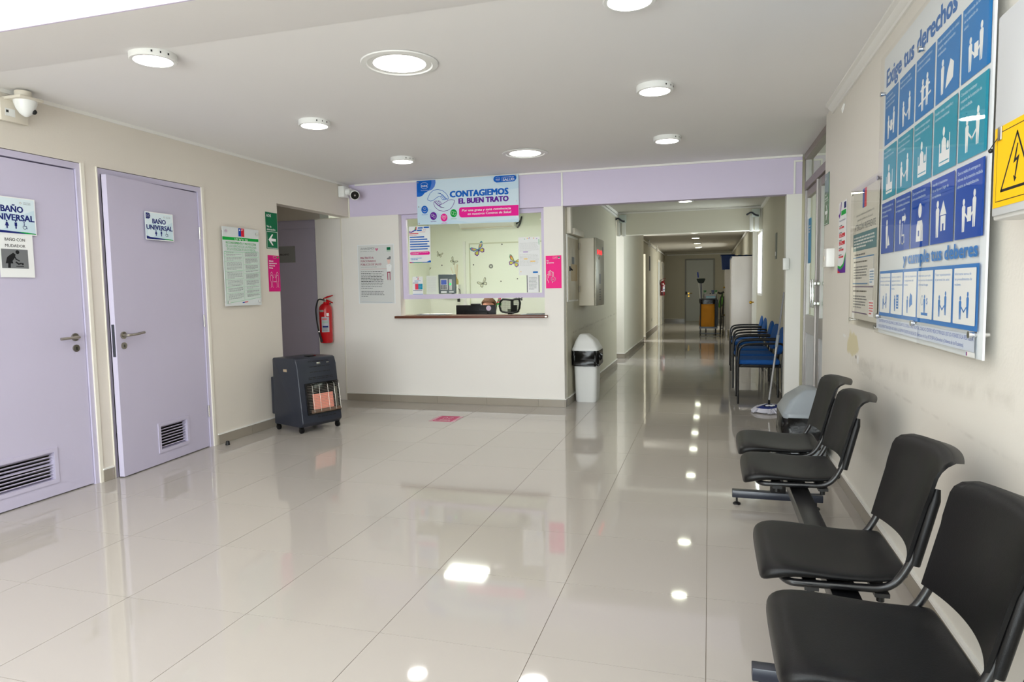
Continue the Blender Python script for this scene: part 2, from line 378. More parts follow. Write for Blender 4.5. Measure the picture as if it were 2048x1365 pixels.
# cornices
mb = MB(); mb.prism([(XR, 2.49), (XR, 2.551), (XR-.055, 2.551), (XR-.055, 2.538), (XR-.038, 2.53), (XR-.03, 2.515), (XR-.014, 2.505), (XR-.012, 2.49)], lambda x, z: (x, 2.9, z), lambda x, z: (x, 5.26, z)); struct('trim_5', mb, WHITE)
walls('trim_6', [(XL, XL+.014, 2.9, 7.15, 2.528, 2.551), (XL+.1, XR+.03, YR-.02, YR-.004, 2.532, 2.551)], WHITE)
# corridor
walls('wall_corridor_left', [(-1.62, -1.5, YR+.12, 11.4, 0, 2.56)], WALLC)
walls('wall_corridor_left_b', [(-1.72, -1.49, 12.36, 16.2, 0, 2.56)], mat('corridor_daylit_paint', (226, 222, 208), .5))  # lighter colour carries the daylight falling on this stretch
walls('wall_corridor_left_c', [(-1.76, -1.6, 16.8, 25.75, 0, 2.56), (-1.76, -1.49, 16.72, 16.84, 0, 2.1)], CORR)
walls('wall_corridor_right', [(.80, .92, YR+.14, 11.2, 0, 2.56), (.80, .92, 11.2, 12.1, 0, 1.15), (.80, .92, 11.2, 12.1, 2.15, 2.56), (.80, .92, 12.1, 20.9, 0, 2.56), (.80, .92, 20.9, 22.4, 2.2, 2.56), (.80, .92, 22.4, 25.75, 0, 2.56)], CORR)  # gap past the lockers is added to let the fill lamp in
walls('wall_corridor_end', [(-2.0, 1.0, 25.7, 25.85, 0, 2.6)], CORR)
walls('trim_7', [(-1.5, .80, 11.42, 11.58, 2.17, 2.552)], mat('corridor_beam_paint', (222, 218, 202), .5))
walls('trim_8', [(-1.5, .80, 11.405, 11.42, 2.52, 2.552), (-1.498, -1.47, 7.4, 11.4, 2.46, 2.49), (-1.498, -1.46, 7.4, 11.4, 2.50, 2.55), (.77, .80, 7.4, 11.4, 2.50, 2.54), (-1.58, -1.56, 16.9, 25.6, 2.44, 2.47), (.76, .79, 12.2, 25.6, 2.44, 2.47), (-1.5, .79, 25.66, 25.7, 2.44, 2.47)], WHITE)
# passage on the left, office, side room, outer shell
walls('wall_passage', [(-5.42, -5.3, 5.6, 7.5, 0, 2.56), (-5.42, -4.195, 5.645, 5.765, 0, 2.56), (-5.3, -4.54, 7.40, 7.52, 0, 2.56)], WALL)
walls('wall_office_back', [(-4.6, -1.62, 10.3, 10.42, 0, 2.56)], OFFW); walls('wall_office_left', [(-4.54, -4.42, 7.27, 10.3, 0, 2.56)], OFFW); walls('wall_office_right', [(-1.66, -1.62, 7.27, 10.3, 0, 2.56)], OFFW)
walls('ceiling_office', [(-4.6, -1.62, 7.27, 10.42, 2.535, 2.548)], mat('office_ceiling', (196, 192, 164), .7))
walls('wall_side_room', [(3.2, 3.32, 5, 8.6, 0, 2.56), (.92, 3.3, 8.5, 8.62, 0, 2.56), (.97, 3.3, 5.2, 5.3, 0, 2.56)], mat('side_room_paint', (220, 224, 206), .6))
walls('wall_outer', [(-6.1, -6, YF, 26, 0, 3.4), (4, 4.1, YF, 26, 0, 3.4), (-6, 4, 26, 26.1, 0, 2.7)], WALL)
# glazed front behind the camera (daylight)
walls('wall_front', [(-6, -4, YF-.1, YF, 0, 3.3), (.83, 4, YF-.1, YF, 0, 3.3), (-4, .83, YF-.1, YF, 2.75, 2.85)], WALL)
mb = MB()
for x in (-4, -2.8, -1.6, -.4, .78): mb.box(x, x+.05, YF-.08, YF-.02, 0, 3.3)
mb.box(-4, .83, YF-.08, YF-.02, 0, .06); win = struct('window_1', mb, ALU, smooth=False)
mb = MB(); mb.box(-3.95, .78, YF-.055, YF-.045, .06, 3.3); obj('pane', mb, GLASS, win, smooth=False)
# skirting
def skirt(name, segs, h=.085, t=.012):
    """segs: (axis, fixed, a, b, sign) ; tiles of 0.6 m + white capping"""
    mb = MB()
    for ax, fx, a, b, sg in segs:
        lo, hi = sorted((fx, fx+sg*(t+.004)))
        if ax == 'y': mb.box(lo, hi, a, b, h, h+.010)
        else: mb.box(a, b, lo, hi, h, h+.010)
    o = struct(name, mb, WHITE, smooth=False)
    for ax, fx, a, b, sg in segs:
        lo, hi = sorted((fx, fx+sg*t)); off = 2.2298 if ax == 'y' else -.0037
        k = math.floor((a-off)/.6); cur = a
        while cur < b-.01:
            k += 1; nx = min(off+.6*k, b)
            if nx-cur < .015: cur = max(cur, nx); continue
            m2 = MB()
            if ax == 'y': m2.box(lo, hi, cur+.0012, nx-.0012, .001, h)
            else: m2.box(cur+.0012, nx-.0012, lo, hi, .001, h)
            obj('tile', m2, BTILE, o, smooth=False); cur = nx
    return o
skirt('baseboard_left', [('y', XL, 3.632, 3.72, 1), ('y', XL, 4.79, 5.765, 1)])
skirt('baseboard_back', [('x', YR, -4.175, -1.508, -1), ('y', -1.508, YR-.012, 7.27, 1)])
skirt('baseboard_right', [('y', XR, 1.4, 5.56, -1)])
skirt('baseboard_corridor', [('y', -1.5, 7.27, 11.4, 1), ('y', -1.49, 12.35, 16.2, 1), ('x', 12.36, -1.7, -1.49, -1), ('y', -1.6, 16.84, 23, 1), ('x', 16.72, -1.72, -1.49, -1), ('x', 25.7, -1.6, -.87, -1)])
skirt('baseboard_corridor_right', [('y', .80, YR+.14, 12.2, -1), ('x', 25.7, .2, .8, -1)])
# ------------------------------------------------------------------ lilac bathroom doors (on the left wall)
def lever(mb, x, z, d, bend):
    """rosette + lever on a leaf whose face looks to -y; d = +1 lever points to +x"""
    mb.cyl((x, 0, z), (x, -.010, z), .026, n=20)
    mb.tube(fillet([(x, -.008, z), (x, -.052, z), (x+d*.055, -.056, z+bend*.2), (x+d*.145, -.056, z+bend)], .02, 5), .0095, 10)
def lilac_door(name, y0, y1, ztop, ajar, vent, over=0):
    # local frame: x -> +Y world, -y -> +X world (towards the room)
    W = y1-y0
    mb = MB(); f = .034
    mb.box(0, f, .0, .11, 0, ztop-.004); mb.box(W-f, W-.0, .0, .11, 0, ztop-.004); mb.box(f, W-f, .0, .11, ztop-.044, ztop-.004)
    fr = struct(name, mb, LILACD, smooth=False); fr.location = (XL-.004, y0, 0); fr.rotation_euler = (0, 0, PI/2)
    mb = MB(); mb.box(-.004, .003, -.012, .0, 0, ztop); mb.box(W-.003, W+.022, -.012, .0, 0, ztop); c = obj('casing', mb, CREAMT, fr, smooth=False)
    L = MB(); lw = W-2*f-.008+over; lt = ztop-.052
    vx0, vx1, vz0, vz1 = vent
    L.box(0, vx0, 0, .04, .008, lt); L.box(vx1, lw, 0, .04, .008, lt); L.box(vx0, vx1, 0, .04, .008, vz0); L.box(vx0, vx1, 0, .04, vz1, lt)
    leaf = obj('leaf', L, LILACD, fr, smooth=False)
    # pivot on hinge side (right = far side)
    piv = lw; 
    leaf.location = (f+.004-over, .012, 0)
    if ajar:
        T = Matrix.Translation((f+.004-over+lw, .012, 0)) @ Matrix.Rotation(ajar, 4, 'Z') @ Matrix.Translation((-lw, 0, 0)); leaf.matrix_local = T
    v = MB()
    e = .026; v.box(vx0-e, vx1+e, -.006, .002, vz1, vz1+e); v.box(vx0-e, vx1+e, -.006, .002, vz0-e, vz0); v.box(vx0-e, vx0, -.006, .002, vz0, vz1); v.box(vx1, vx1+e, -.006, .002, vz0, vz1)
    obj('vent_frame', v, LILACD, leaf, smooth=False)
    n = 8
    for k in range(n):
        z = vz0+(k+.5)*(vz1-vz0)/n; s = MB(); tilt = .55 if not (name == 'door_1' and k == 4) else -.25
        T = Matrix.Translation(((vx0+vx1)/2, .018, z)) @ Matrix.Rotation(-tilt, 4, 'X')
        s.box(-(vx1-vx0)/2, (vx1-vx0)/2, -.011, .011, -.0022, .0022, None, T); obj('slat', s, LILACD, leaf, smooth=False)
    return fr, leaf, lw
d1, leaf1, lw1 = lilac_door('door_1', 2.66, 3.614, 2.2, 0, (.20, .595, .115, .295))
# door 1: latch side is the far (right) side in the photo
mb = MB(); lever(mb, lw1-.075, 1.03, -1, -.003); h = obj('handle', mb, STEEL, leaf1); h['label'] = 'brushed steel lever handle'
mb = MB(); mb.cyl((lw1-.072, 0, .955), (lw1-.072, -.009, .955), .024, n=20); lk = obj('lock', mb, STEEL, leaf1)
mb = MB(); mb.box(-.003, .003, -.011, -.0085, -.012, .008); k_ = obj('keyhole', mb, RUB, lk); k_.location = (lw1-.072, 0, .955)
d2, leaf2, lw2 = lilac_door('door_2', 3.735, 4.742, 2.195, math.radians(4.9), (.382, .682, .115, .295), .024)
mb = MB(); lever(mb, .065, 1.02, 1, .012); h = obj('handle', mb, STEEL, leaf2); h['label'] = 'brushed steel lever handle'
mb = MB(); mb.cyl((.065, 0, .945), (.065, -.009, .945), .024, n=20); lk = obj('lock', mb, STEEL, leaf2)
mb = MB(); mb.box(-.003, .003, -.011, -.0085, -.012, .008); k_ = obj('keyhole', mb, RUB, lk); k_.location = (.065, 0, .945)
mb = MB(); mb.box(-.002, .0, .009, .031, .87, 1.10); obj('latch_plate', mb, GRIM, leaf2, smooth=False)
for z in (.26, 1.03, 1.76):
    mb = MB(); mb.cyl((lw2+.0, -.010, z), (lw2+.0, -.010, z+.1), .0075, n=10)
    for q in (.02, .05, .08): mb.cyl((lw2, -.010, z+q-.003), (lw2, -.010, z+q), .0082, n=10)
    obj('hinge', mb, CHROME, leaf2)
# lilac door deep in the passage
mb = MB(); mb.box(0, .66, 0, .02, 0, 2.2); mb.box(0, .66, -.012, 0, 2.10, 2.18); dd = struct('door_3', mb, LILACD, smooth=False); dd.location = (-5.30, 7.378, 0)
mb = MB(); mb.box(.03, .62, -.008, 0, .01, 2.09); obj('leaf', mb, LILACD, dd, smooth=False)
# dark bathroom interior behind the doors
walls('wall_bathroom', [(-5.5, -5.4, 2.4, 5.64, 0, 2.56), (-5.4, -4.2, 3.62, 3.72, 0, 2.56), (-5.5, -4.2, 2.3, 2.4, 0, 2.56)], WALL)
# ------------------------------------------------------------------ reception window + counter
wf = MB(); x0, x1, z0, z1 = -3.437, -1.722, 1.205, 2.18; yb = YR+.075
wf.box(x0, x0+.055, yb, yb+.045, z0, z1); wf.box(x1-.045, x1, yb, yb+.045, z0, z1); wf.box(x0+.055, x1-.045, yb, yb+.045, z1-.045, z1); wf.box(x0+.055, x1-.045, yb, yb+.045, z0, z0+.052)
win2 = struct('window_2', wf, LILAC, smooth=False)
mb = MB(); mb.box(x0+.05, x1-.04, yb+.02, yb+.026, z0+.05, z1-.04); obj('pane', mb, GLASS, win2, smooth=False)
t = thing('counter', 'long narrow brown counter shelf under the reception window', 'counter', (-2.59, YR, .985))
mb = MB(); mb.box(-.905, .905, -.065, .30, 0, .028); obj('worktop', mb, WOOD, t, bev=.004)
mb = MB(); mb.box(.885, .907, -.069, -.063, .006, .022); obj('end_cap', mb, STEEL, t, smooth=False)
# ------------------------------------------------------------------ aluminium glass doors on the right
mb = MB(); X0, X1 = .885, .945
mb.box(X0, X1, 7.09, 7.15, 0, 2.55); mb.box(X0-.01, X1, 5.55, 7.09, 2.20, 2.27, ALUD); mb.box(X0-.01, X1, 5.55, 7.12, 2.49, 2.55, ALUD); mb.box(X0, X1, 5.571, 5.6, 0, 2.55)
d4 = struct('door_4', mb, ALU, smooth=False)
mb = MB(); mb.box(.91, .916, 5.60, 7.09, 2.27, 2.49); obj('transom_pane', mb, GLASSD, d4, smooth=False)
def alu_leaf(ya, yb, xo):
    mb = MB(); s = .065
    mb.box(xo, xo+.035, ya, ya+s, .01, 2.195); mb.box(xo, xo+.035, yb-s, yb, .01, 2.195); mb.box(xo, xo+.035, ya+s, yb-s, 2.12, 2.195, ALUD); mb.box(xo-.002, xo+.037, ya+s, yb-s, .84, 1.01); mb.box(xo, xo+.035, ya+s, yb-s, .01, .10)
    l = obj('leaf', mb, ALU, d4, smooth=False)
    mb = MB(); mb.box(xo+.014, xo+.02, ya+s, yb-s, 1.01, 2.12); obj('pane', mb, GLASSD, l, smooth=False)
    n = 13; w_ = (yb-ya-2*s)/n
    for k in range(n):
        mb = MB(); y = ya+s+k*w_; mb.box(xo+.008, xo+.024, y+.004, y+w_-.004, .10, .84); obj('kick_panel', mb, mat('light_grey_panel', (196, 198, 200), .45), l, smooth=False)
    return l
l1 = alu_leaf(6.30, 7.085, .895); l2 = alu_leaf(5.60, 6.27, .895)
for lf, y in ((l1, 6.34), (l2, 6.22)):
    mb = MB(); mb.box(.835, .85, y-.045, y+.0, 1.10, 1.34); mb.box(.85, .9, y-.03, y-.015, 1.12, 1.15); mb.box(.85, .9, y-.03, y-.015, 1.29, 1.32); obj('pull_handle', mb, CHROME, lf, bev=.003)
mb = MB(); mb.tube([(.88, 6.285, .02), (.88, 6.285, 2.19)], .012, 8); obj('meeting_strip', mb, ALU, d4)
# corridor window (right wall) and corridor doors
mb = MB(); mb.box(.785, .92, 11.19, 11.23, 1.13, 2.17); mb.box(.785, .92, 12.07, 12.11, 1.13, 2.17); mb.box(.785, .92, 11.23, 12.07, 1.13, 1.17); mb.box(.785, .92, 11.23, 12.07, 2.13, 2.17)
w3 = struct('window_3', mb, WHITE, smooth=False)
mb = MB(); mb.box(.90, .906, 11.22, 12.08, 1.16, 2.14); obj('pane', mb, GLASS, w3, smooth=False)
mb = MB(); mb.box(.735, .80, 12.55, 12.63, 0, 2.46); d5 = struct('door_5', mb, WHITE, smooth=False)
mb = MB(); mb.box(.745, .80, 12.63, 12.95, 0, 2.40); obj('leaf', mb, WHITE, d5, smooth=False)
mb = MB(); mb.cyl((.75, 12.56, 1.0), (.71, 12.50, 1.0), .012, n=10); mb.sphere((.70, 12.48, 1.0), .028); mb2 = obj('door_knob', mb, mat('brass', (190, 150, 60), .25, metal=1), d5); mb2['label'] = 'round brass door knob'
mb = MB(); mb.box(-.86, -.82, 25.66, 25.7, 0, 2.29); mb.box(.15, .19, 25.66, 25.7, 0, 2.29); mb.box(-.82, .15, 25.66, 25.7, 2.25, 2.29); d6 = struct('door_6', mb, mat('door_frame_grey', (150, 150, 146), .5), smooth=False)
mb = MB(); mb.box(-.81, .14, 25.672, 25.70, .01, 2.24); lf = obj('leaf', mb, GREYD, d6, smooth=False)
mb = MB(); mb.cyl((-.72, 25.67, 1.03), (-.72, 25.63, 1.03), .035, n=12); mb.tube([(-.72, 25.64, 1.03), (-.60, 25.63, 1.04)], .013, 8); mb.cyl((-.72, 25.67, .93), (-.72, 25.65, .93), .028, n=12); mb.box(-.84, -.78, 25.64, 25.67, .99, 1.1, RUB); obj('handle', mb, mat('brass', (190, 150, 60)), lf)
# far left corridor door frames
for nm, ya, yb in (('door_7', 22.0, 22.9), ('door_8', 24.0, 24.9)):
    mb = MB(); mb.box(-1.60, -1.56, ya-.06, ya, 0, 2.16); mb.box(-1.60, -1.56, yb, yb+.06, 0, 2.16); mb.box(-1.60, -1.56, ya, yb, 2.10, 2.16); d = struct(nm, mb, CREAMT, smooth=False)
    mb = MB(); mb.box(-1.60, -1.585, ya, yb, .01, 2.10); obj('leaf', mb, GREYD, d, smooth=False)
# ================================================================== CEILING LIGHTS
def surf_lamp(mt):
    t = thing('ceiling_light', '', 'ceiling light', (0, 0, ZC))
    mb = MB(); mb.lathe([(.100, 0), (.112, 0), (.114, -.006), (.114, -.034), (.110, -.038), (.094, -.038), (.092, -.034), (.092, -.010)], 36)
    obj('housing', mb, PLW, t)
    mb = MB(); mb.lathe([(.0001, -.030), (.0915, -.030), (.0915, -.0335), (.0001, -.0335)], 32); obj('diffuser', mb, mt, t)
    for a in (-.09, 0, .09): 
        mb = MB(); mb.box(.1125, .1148, a*.11-.004 if a else -.003, a*.11+.004 if a else .003, -.024, -.014); s = obj('vent_slot', mb, RUB, t, smooth=False); s.rotation_euler = (0, 0, -.5+a*3)
    return t
L0 = surf_lamp(LAMP)
labs = [((-2.775, 2.93), 'round white surface ceiling light over the two lilac doors, nearest the camera on the left'),
 ((-2.775, 4.42), 'round white surface ceiling light above and left of the heater, second in the left row'),
 ((-2.775, 5.90), 'small-looking round surface ceiling light just in front of the blue and white banner'),
 ((-.332, 2.99), 'round surface ceiling light cut off by the top edge of the photo'),
 ((-.332, 4.38), 'round white surface ceiling light second from the top in the right row'),
 ((-.345, 5.88), 'round white surface ceiling light in the right row closest to the corridor beam')]
for i, ((x, y), lb) in enumerate(labs):
    o = L0 if i == 0 else copytree(L0); o.location = (x, y, ZC); o['label'] = lb; o['group'] = 'round surface ceiling lights in the lobby'
LC = surf_lamp(LAMPC)
for i, (y, lb) in enumerate([(10.1, 'round ceiling light on the corridor ceiling just before the second beam'), (17.9, 'round corridor ceiling light first beyond the second beam'), (20.1, 'round corridor ceiling light in the middle of the three beyond the beam'), (22.3, 'round corridor ceiling light farthest away near the end door'),
      (8.3, 'round corridor ceiling light hidden just behind the lilac beam'), (13.8, 'round corridor ceiling light hidden behind the second beam'), (16.1, 'second round corridor ceiling light hidden behind the second beam')]):
    o = LC if i == 0 else copytree(LC); o.location = (-.335, y, ZC); o['label'] = lb; o['group'] = 'round corridor ceiling lights'
def big_lamp(loc, lb):
    t = thing('recessed_light', lb, 'ceiling light', loc, 0, 'large recessed round ceiling lights')
    mb = MB(); mb.lathe([(.175, .0), (.200, .0), (.212, -.003), (.208, -.009), (.180, -.012), (.174, -.006)], 48); obj('trim_ring', mb, PLW, t)
    mb = MB(); mb.lathe([(.0001, -.0075), (.10, -.0075), (.172, -.005), (.172, -.001), (.0001, -.001)], 40); obj('diffuser', mb, LAMPB, t)
big_lamp((-1.636, 3.475, ZC), 'large recessed round ceiling light nearer the camera')
big_lamp((-1.632, 6.09, ZC), 'large recessed round ceiling light in front of the reception banner')
t = thing('office_ceiling_panel', 'rectangular lit ceiling panel inside the office, seen only mirrored in the floor', 'ceiling light', (-3.12, 8.24, 2.535))
mb = MB(); mb.box(-.29, .29, -.22, .22, -.018, 0); obj('frame', mb, PLW, t, smooth=False)
mb = MB(); mb.box(-.265, .265, -.2, .2, -.021, -.018); obj('diffuser', mb, LAMPO, t, smooth=False)
# ================================================================== SIGNS
# main banner over the reception window
z5 = ((38, 165), (1975, 50), (47, 1010))
t, S = sheetthing('banner', 'wide white and blue acrylic banner reading CONTAGIEMOS EL BUEN TRATO above the reception window', 'sign', 1.196, .492, (-3.182, YR-.035, 2.047), 'back', IPALE, z5, .004, basename='panel')
S.poly([(38, 165), (408, 143), (412, 200), (390, 275), (340, 330), (270, 352), (230, 380), (38, 468)], ink('periwinkle', (86, 130, 214)))
S.poly([(38, 165), (332, 147), (330, 215), (310, 290), (265, 350), (200, 385), (170, 425), (120, 460), (80, 468), (41, 468)], IBLUE)
S.poly([(41, 372), (110, 395), (190, 392), (150, 445), (90, 468), (42, 468)], ink('blue_light', (20, 104, 205)))
S.arc(190, 235, 66, 40, 180, 360, .003, IW); S.arc(190, 270, 66, 40, 10, 170, .003, IW)
S.text('PAINE', 190, 278, .020, IW, w=.078, bold=.03, align='c'); S.text('Crecemos Juntos', 190, 350, .010, IW, w=.085, align='c', slant=.2)
S.poly([(40, 640), (300, 700), (700, 900), (1100, 950), (1978, 870), (1980, 925), (47, 1010)], ink('pale_blue_shade', (202, 226, 240)))
S.poly([(1450, 85), (1975, 50), (1977, 300), (1800, 330), (1600, 240)], ink('pale_blue_shade', (202, 226, 240)))
bl = [(255, 530), (250, 500), (300, 400), (370, 340), (450, 328), (540, 345), (610, 400), (650, 455), (655, 500), (640, 515), (590, 500), (545, 430), (500, 400), (455, 398), (500, 405), (540, 430), (525, 450), (470, 460), (420, 490), (370, 530), (310, 548), (255, 530)]
S.stroke(bl, .0052, IBLUE)
for a, b in (((505, 465), (545, 525)), ((530, 455), (580, 525)), ((555, 450), (610, 515)), ((545, 430), (640, 515)), ((545, 525), (570, 520)), ((580, 525), (600, 515))): S.stroke([a, b], .0048, IBLUE)
pu = [(775, 545), (770, 530), (720, 520), (660, 528), (610, 560), (560, 590), (530, 605), (480, 625), (520, 665), (570, 672), (500, 665), (440, 620), (395, 570), (375, 565), (372, 610), (400, 670), (470, 725), (560, 740), (640, 725), (710, 680), (760, 600), (775, 545)]
S.stroke(pu, .0052, IPUR)
for a, b in (((390, 560), (480, 640)), ((420, 545), (490, 625)), ((455, 545), (510, 615)), ((490, 550), (530, 605)), ((390, 555), (425, 543)), ((450, 543), (490, 548))): S.stroke([a, b], .0048, IPUR)
S.text('CONTAGIEMOS', 693, 475, .066, IBLUE, w=.675, bold=.05)
S.text('EL BUEN TRATO', 858, 594, .056, IPUR, w=.575, bold=.05)
S.rrect(1520, 88, 1938, 180, 44, IBLUE) if False else None
S.poly([(1560, 80), (1900, 60), (1935, 75), (1940, 120), (1915, 165), (1880, 180), (1570, 200), (1525, 175), (1514, 135), (1530, 95)], IBLUE)
S.text('PAINE', 1598, 148, .011, IW, w=.045, bold=.02, align='c'); S.arc(1598, 118, 38, 20, 190, 350, .0018, IW); S.arc(1598, 145, 38, 20, 10, 170, .0018, IW)
S.stroke([(1671, 100), (1671, 170)], .0015, IW); S.text('DIRECCIÓN DE', 1688, 112, .0095, IW, w=.125); S.text('SALUD', 1690, 170, .026, IW, w=.13, bold=.03)
S.poly([(905, 665), (1975, 610), (1977, 808), (910, 857), (875, 840), (860, 800), (860, 705), (875, 675)], IPINK)
S.text('Por una grata y sana convivencia', 918, 745, .026, IW, w=.565, bold=.025, slant=.12)
S.text('en nuestros Centros de Salud', 1025, 808, .026, IW, w=.50, bold=.025, slant=.12)
for (x, y, m_, tx, ty) in ((190, 714, IBLUE, 'RESPETO', 812), (361, 834, IPUR, 'ASERTIVIDAD', 940), (569, 862, IPINK, 'COMPROMISO', 968), (757, 777, IGRN, 'EMPATÍA', 885)):
    S.disc(x, y, 66, m_, 76, 28); S.text(tx, x, ty+6, .009, m_, w=.068, bold=.02, align='c')
heart = lambda x, y, r: [(x, y+r), (x-r*.7, y+r*.3), (x-r, y-r*.25), (x-r*.75, y-r*.7), (x-r*.35, y-r*.75), (x, y-r*.35), (x+r*.35, y-r*.75), (x+r*.75, y-r*.7), (x+r, y-r*.25), (x+r*.7, y+r*.3)]
S.stroke(heart(190, 695, 26), .0026, IW, True); S.arc(190, 715, 38, 44, 20, 160, .0028, IW); S.stroke([(172, 748), (208, 748)], .0026, IW)
S.stroke([(325, 800), (370, 800), (370, 835), (345, 835), (335, 850), (325, 835)], .0026, IW, True); S.stroke([(350, 845), (350, 830), (395, 828), (395, 868), (370, 872), (360, 860)], .0026, IW)
S.stroke(heart(569, 858, 42), .003, IW, True); S.stroke(heart(569, 852, 20), .0024, IW, True)
S.arc(737, 770, 24, 30, 60, 330, .0026, IW); S.arc(778, 785, 24, 32, 0, 330, .0026, IW)
S.build(t)
standoffs(t, [(.02, .47), (.02, .20), (1.165, .48), (1.165, .21), (1.18, .045), (.02, .015)], .03, .006, 'screw')
# LEY N 21.331
zl = ((52, 52), (642, 118), (104, 1308))
t, S = sheetthing('law_notice', 'white acrylic wall notice with green header LEY N°21.331 and small chilean flag emblem', 'sign', .49, .695, (XL+.03, 4.937, 1.195), 'left', ink('acrylic_print', (222, 226, 226)), zl, .004, basename='panel')
S.poly([(302, 85), (345, 90), (350, 222), (306, 217)], IROY); S.poly([(345, 90), (398, 96), (402, 228), (350, 222)], IRED)
S.disc(324, 118, 10, IW, 12, 10); S.lines(350, 385, 105, 130, 2, IW, seed=3)
S.poly([(54, 213), (640, 268), (641, 316), (56, 264)], IGRN); S.text('LEY N°21.331', 352, 290, .019, IW, w=.175, bold=.015, align='c')
S.text('RECONOCIMIENTO Y PROTECCIÓN', 352, 352, .020, IGRN, w=.405, bold=.02, align='c')
S.text('DE LOS DERECHOS DE LAS PERSONAS', 355, 402, .020, ink('green2', (60, 180, 100)), w=.41, align='c')
S.text('EN LA ATENCIÓN DE SALUD MENTAL', 358, 450, .020, ink('green2', (60, 180, 100)), w=.385, align='c')
t2 = thing.__name__
def tb(S, x0, x1, rows, m, sd):
    for i, (ya, yb, n) in enumerate(rows): S.lines(x0, x1, ya, yb, n, m, fill=.55, seed=sd+i)
GL = ISOFT
S.poly([(78, 452), (370, 474), (402, 1258), (120, 1268)], ink('mint', (216, 227, 220))); S.poly([(376, 474), (640, 492), (678, 1245), (404, 1256)], ink('mint', (216, 227, 220)))
sl = lambda x, y: (x+ (y-452)*.055, y+(x-78)*.045)
for a, b, rows in ((82, 368, [(455, 480, 1), (492, 520, 2), (545, 600, 3), (618, 750, 7), (775, 885, 6), (905, 1010, 5), (1030, 1095, 4), (1125, 1215, 5)]), (378, 636, [(470, 540, 5), (565, 650, 6), (675, 745, 5), (765, 795, 2), (820, 900, 6), (925, 1005, 5), (1030, 1065, 2), (1090, 1135, 3), (1155, 1200, 3)])):
    for q, (ya, yb, n) in enumerate(rows):
        yy = S.lay(); rd = random.Random(q+int(a)); dy = (yb-ya)/n
        S.stroke([sl(a, ya-11), sl(b-8, ya-11-(b-a)*.028)], .0018, GL)
        for k in range(n):
            y = ya+dy*(k+.5)-4; x = a+28; end = b-22 if k < n-1 else a+(b-a)*rd.uniform(.45, .9)
            while x < end:
                xe = min(x+rd.uniform(10, 30), end); q4 = [sl(x, y-3), sl(xe, y-3-.6), sl(xe, y+3-.6), sl(x, y+3)]; S.poly(q4, IGREY, yy); x = xe+5
S.stroke([(78, 452), (640, 492), (678, 1245), (120, 1268)], .0025, GL, True); S.stroke([(372, 474), (403, 1258)], .002, GL)
S.rect(365, 1283, 400, 1297, IROY); S.rect(400, 1282, 457, 1295, IRED)
S.build(t); standoffs(t, [(.035, .655), (.45, .655), (.035, .035), (.45, .035)], .03, .011)
# evacuation sign left
t, S = sheetthing('evacuation_sign', 'green evacuation sign with white arrow pointing left beside the passage opening', 'sign', .178, .35, (XL+.004, 5.578, 1.73), 'left', IDG, None, .003, basename='panel')
S.text('ACHS', .012, .305, .026, IW, w=.07, bold=.03); S.text('Vía de', .012, .205, .019, IW, w=.07, bold=.03); S.text('evacuación', .012, .178, .019, IW, w=.13, bold=.03)
S.stroke([(.008, .008), (.17, .008), (.17, .165), (.008, .165)], .004, IW, True)
S.poly([(.03, .087), (.085, .14), (.104, .14), (.073, .100), (.145, .100), (.145, .074), (.073, .074), (.104, .034), (.085, .034)], IW); S.build(t)
# pink distance sign left
t, S = sheetthing('distance_sign', 'magenta sticker reading Saludar manteniendo distancia física with two line figures', 'sign', .18, .35, (XL+.004, 5.587, 1.318), 'left', IMAG, None, .002)
for i, (s_, w_) in enumerate((('Saludar', .07), ('manteniendo', .12), ('distancia', .088), ('física', .056))): S.text(s_, .014, .288-.022*i, .015, IW, w=w_, bold=.03)
S.rect(.14, .325, .165, .34, IGRN); S.stroke([(.08, .325), (.128, .325), (.128, .342), (.08, .342)], .0015, IW, True)
for sx, d in ((.045, 1), (.135, -1)):
    S.arc(sx, .172, .012, .016, 0, 360, .0026, IW); S.stroke([(sx-.016, .155), (sx-.018, .10), (sx-.012, .10), (sx-.010, .045), (sx-.018, .04)], .0024, IW)
    S.stroke([(sx+.014, .155), (sx+.016, .10), (sx+.010, .10), (sx+.010, .045), (sx+.018, .04)], .0024, IW); S.stroke([(sx+d*.012, .15), (sx+d*.03, .13), (sx+d*.036, .165)], .0024, IW); S.stroke([(sx-.016, .155), (sx, .158), (sx+.014, .155)], .0024, IW)
S.stroke([(.075, .095), (.108, .095)], .002, IW); S.poly([(.070, .095), (.080, .102), (.080, .088)], IW); S.poly([(.113, .095), (.103, .102), (.103, .088)], IW); S.build(t)
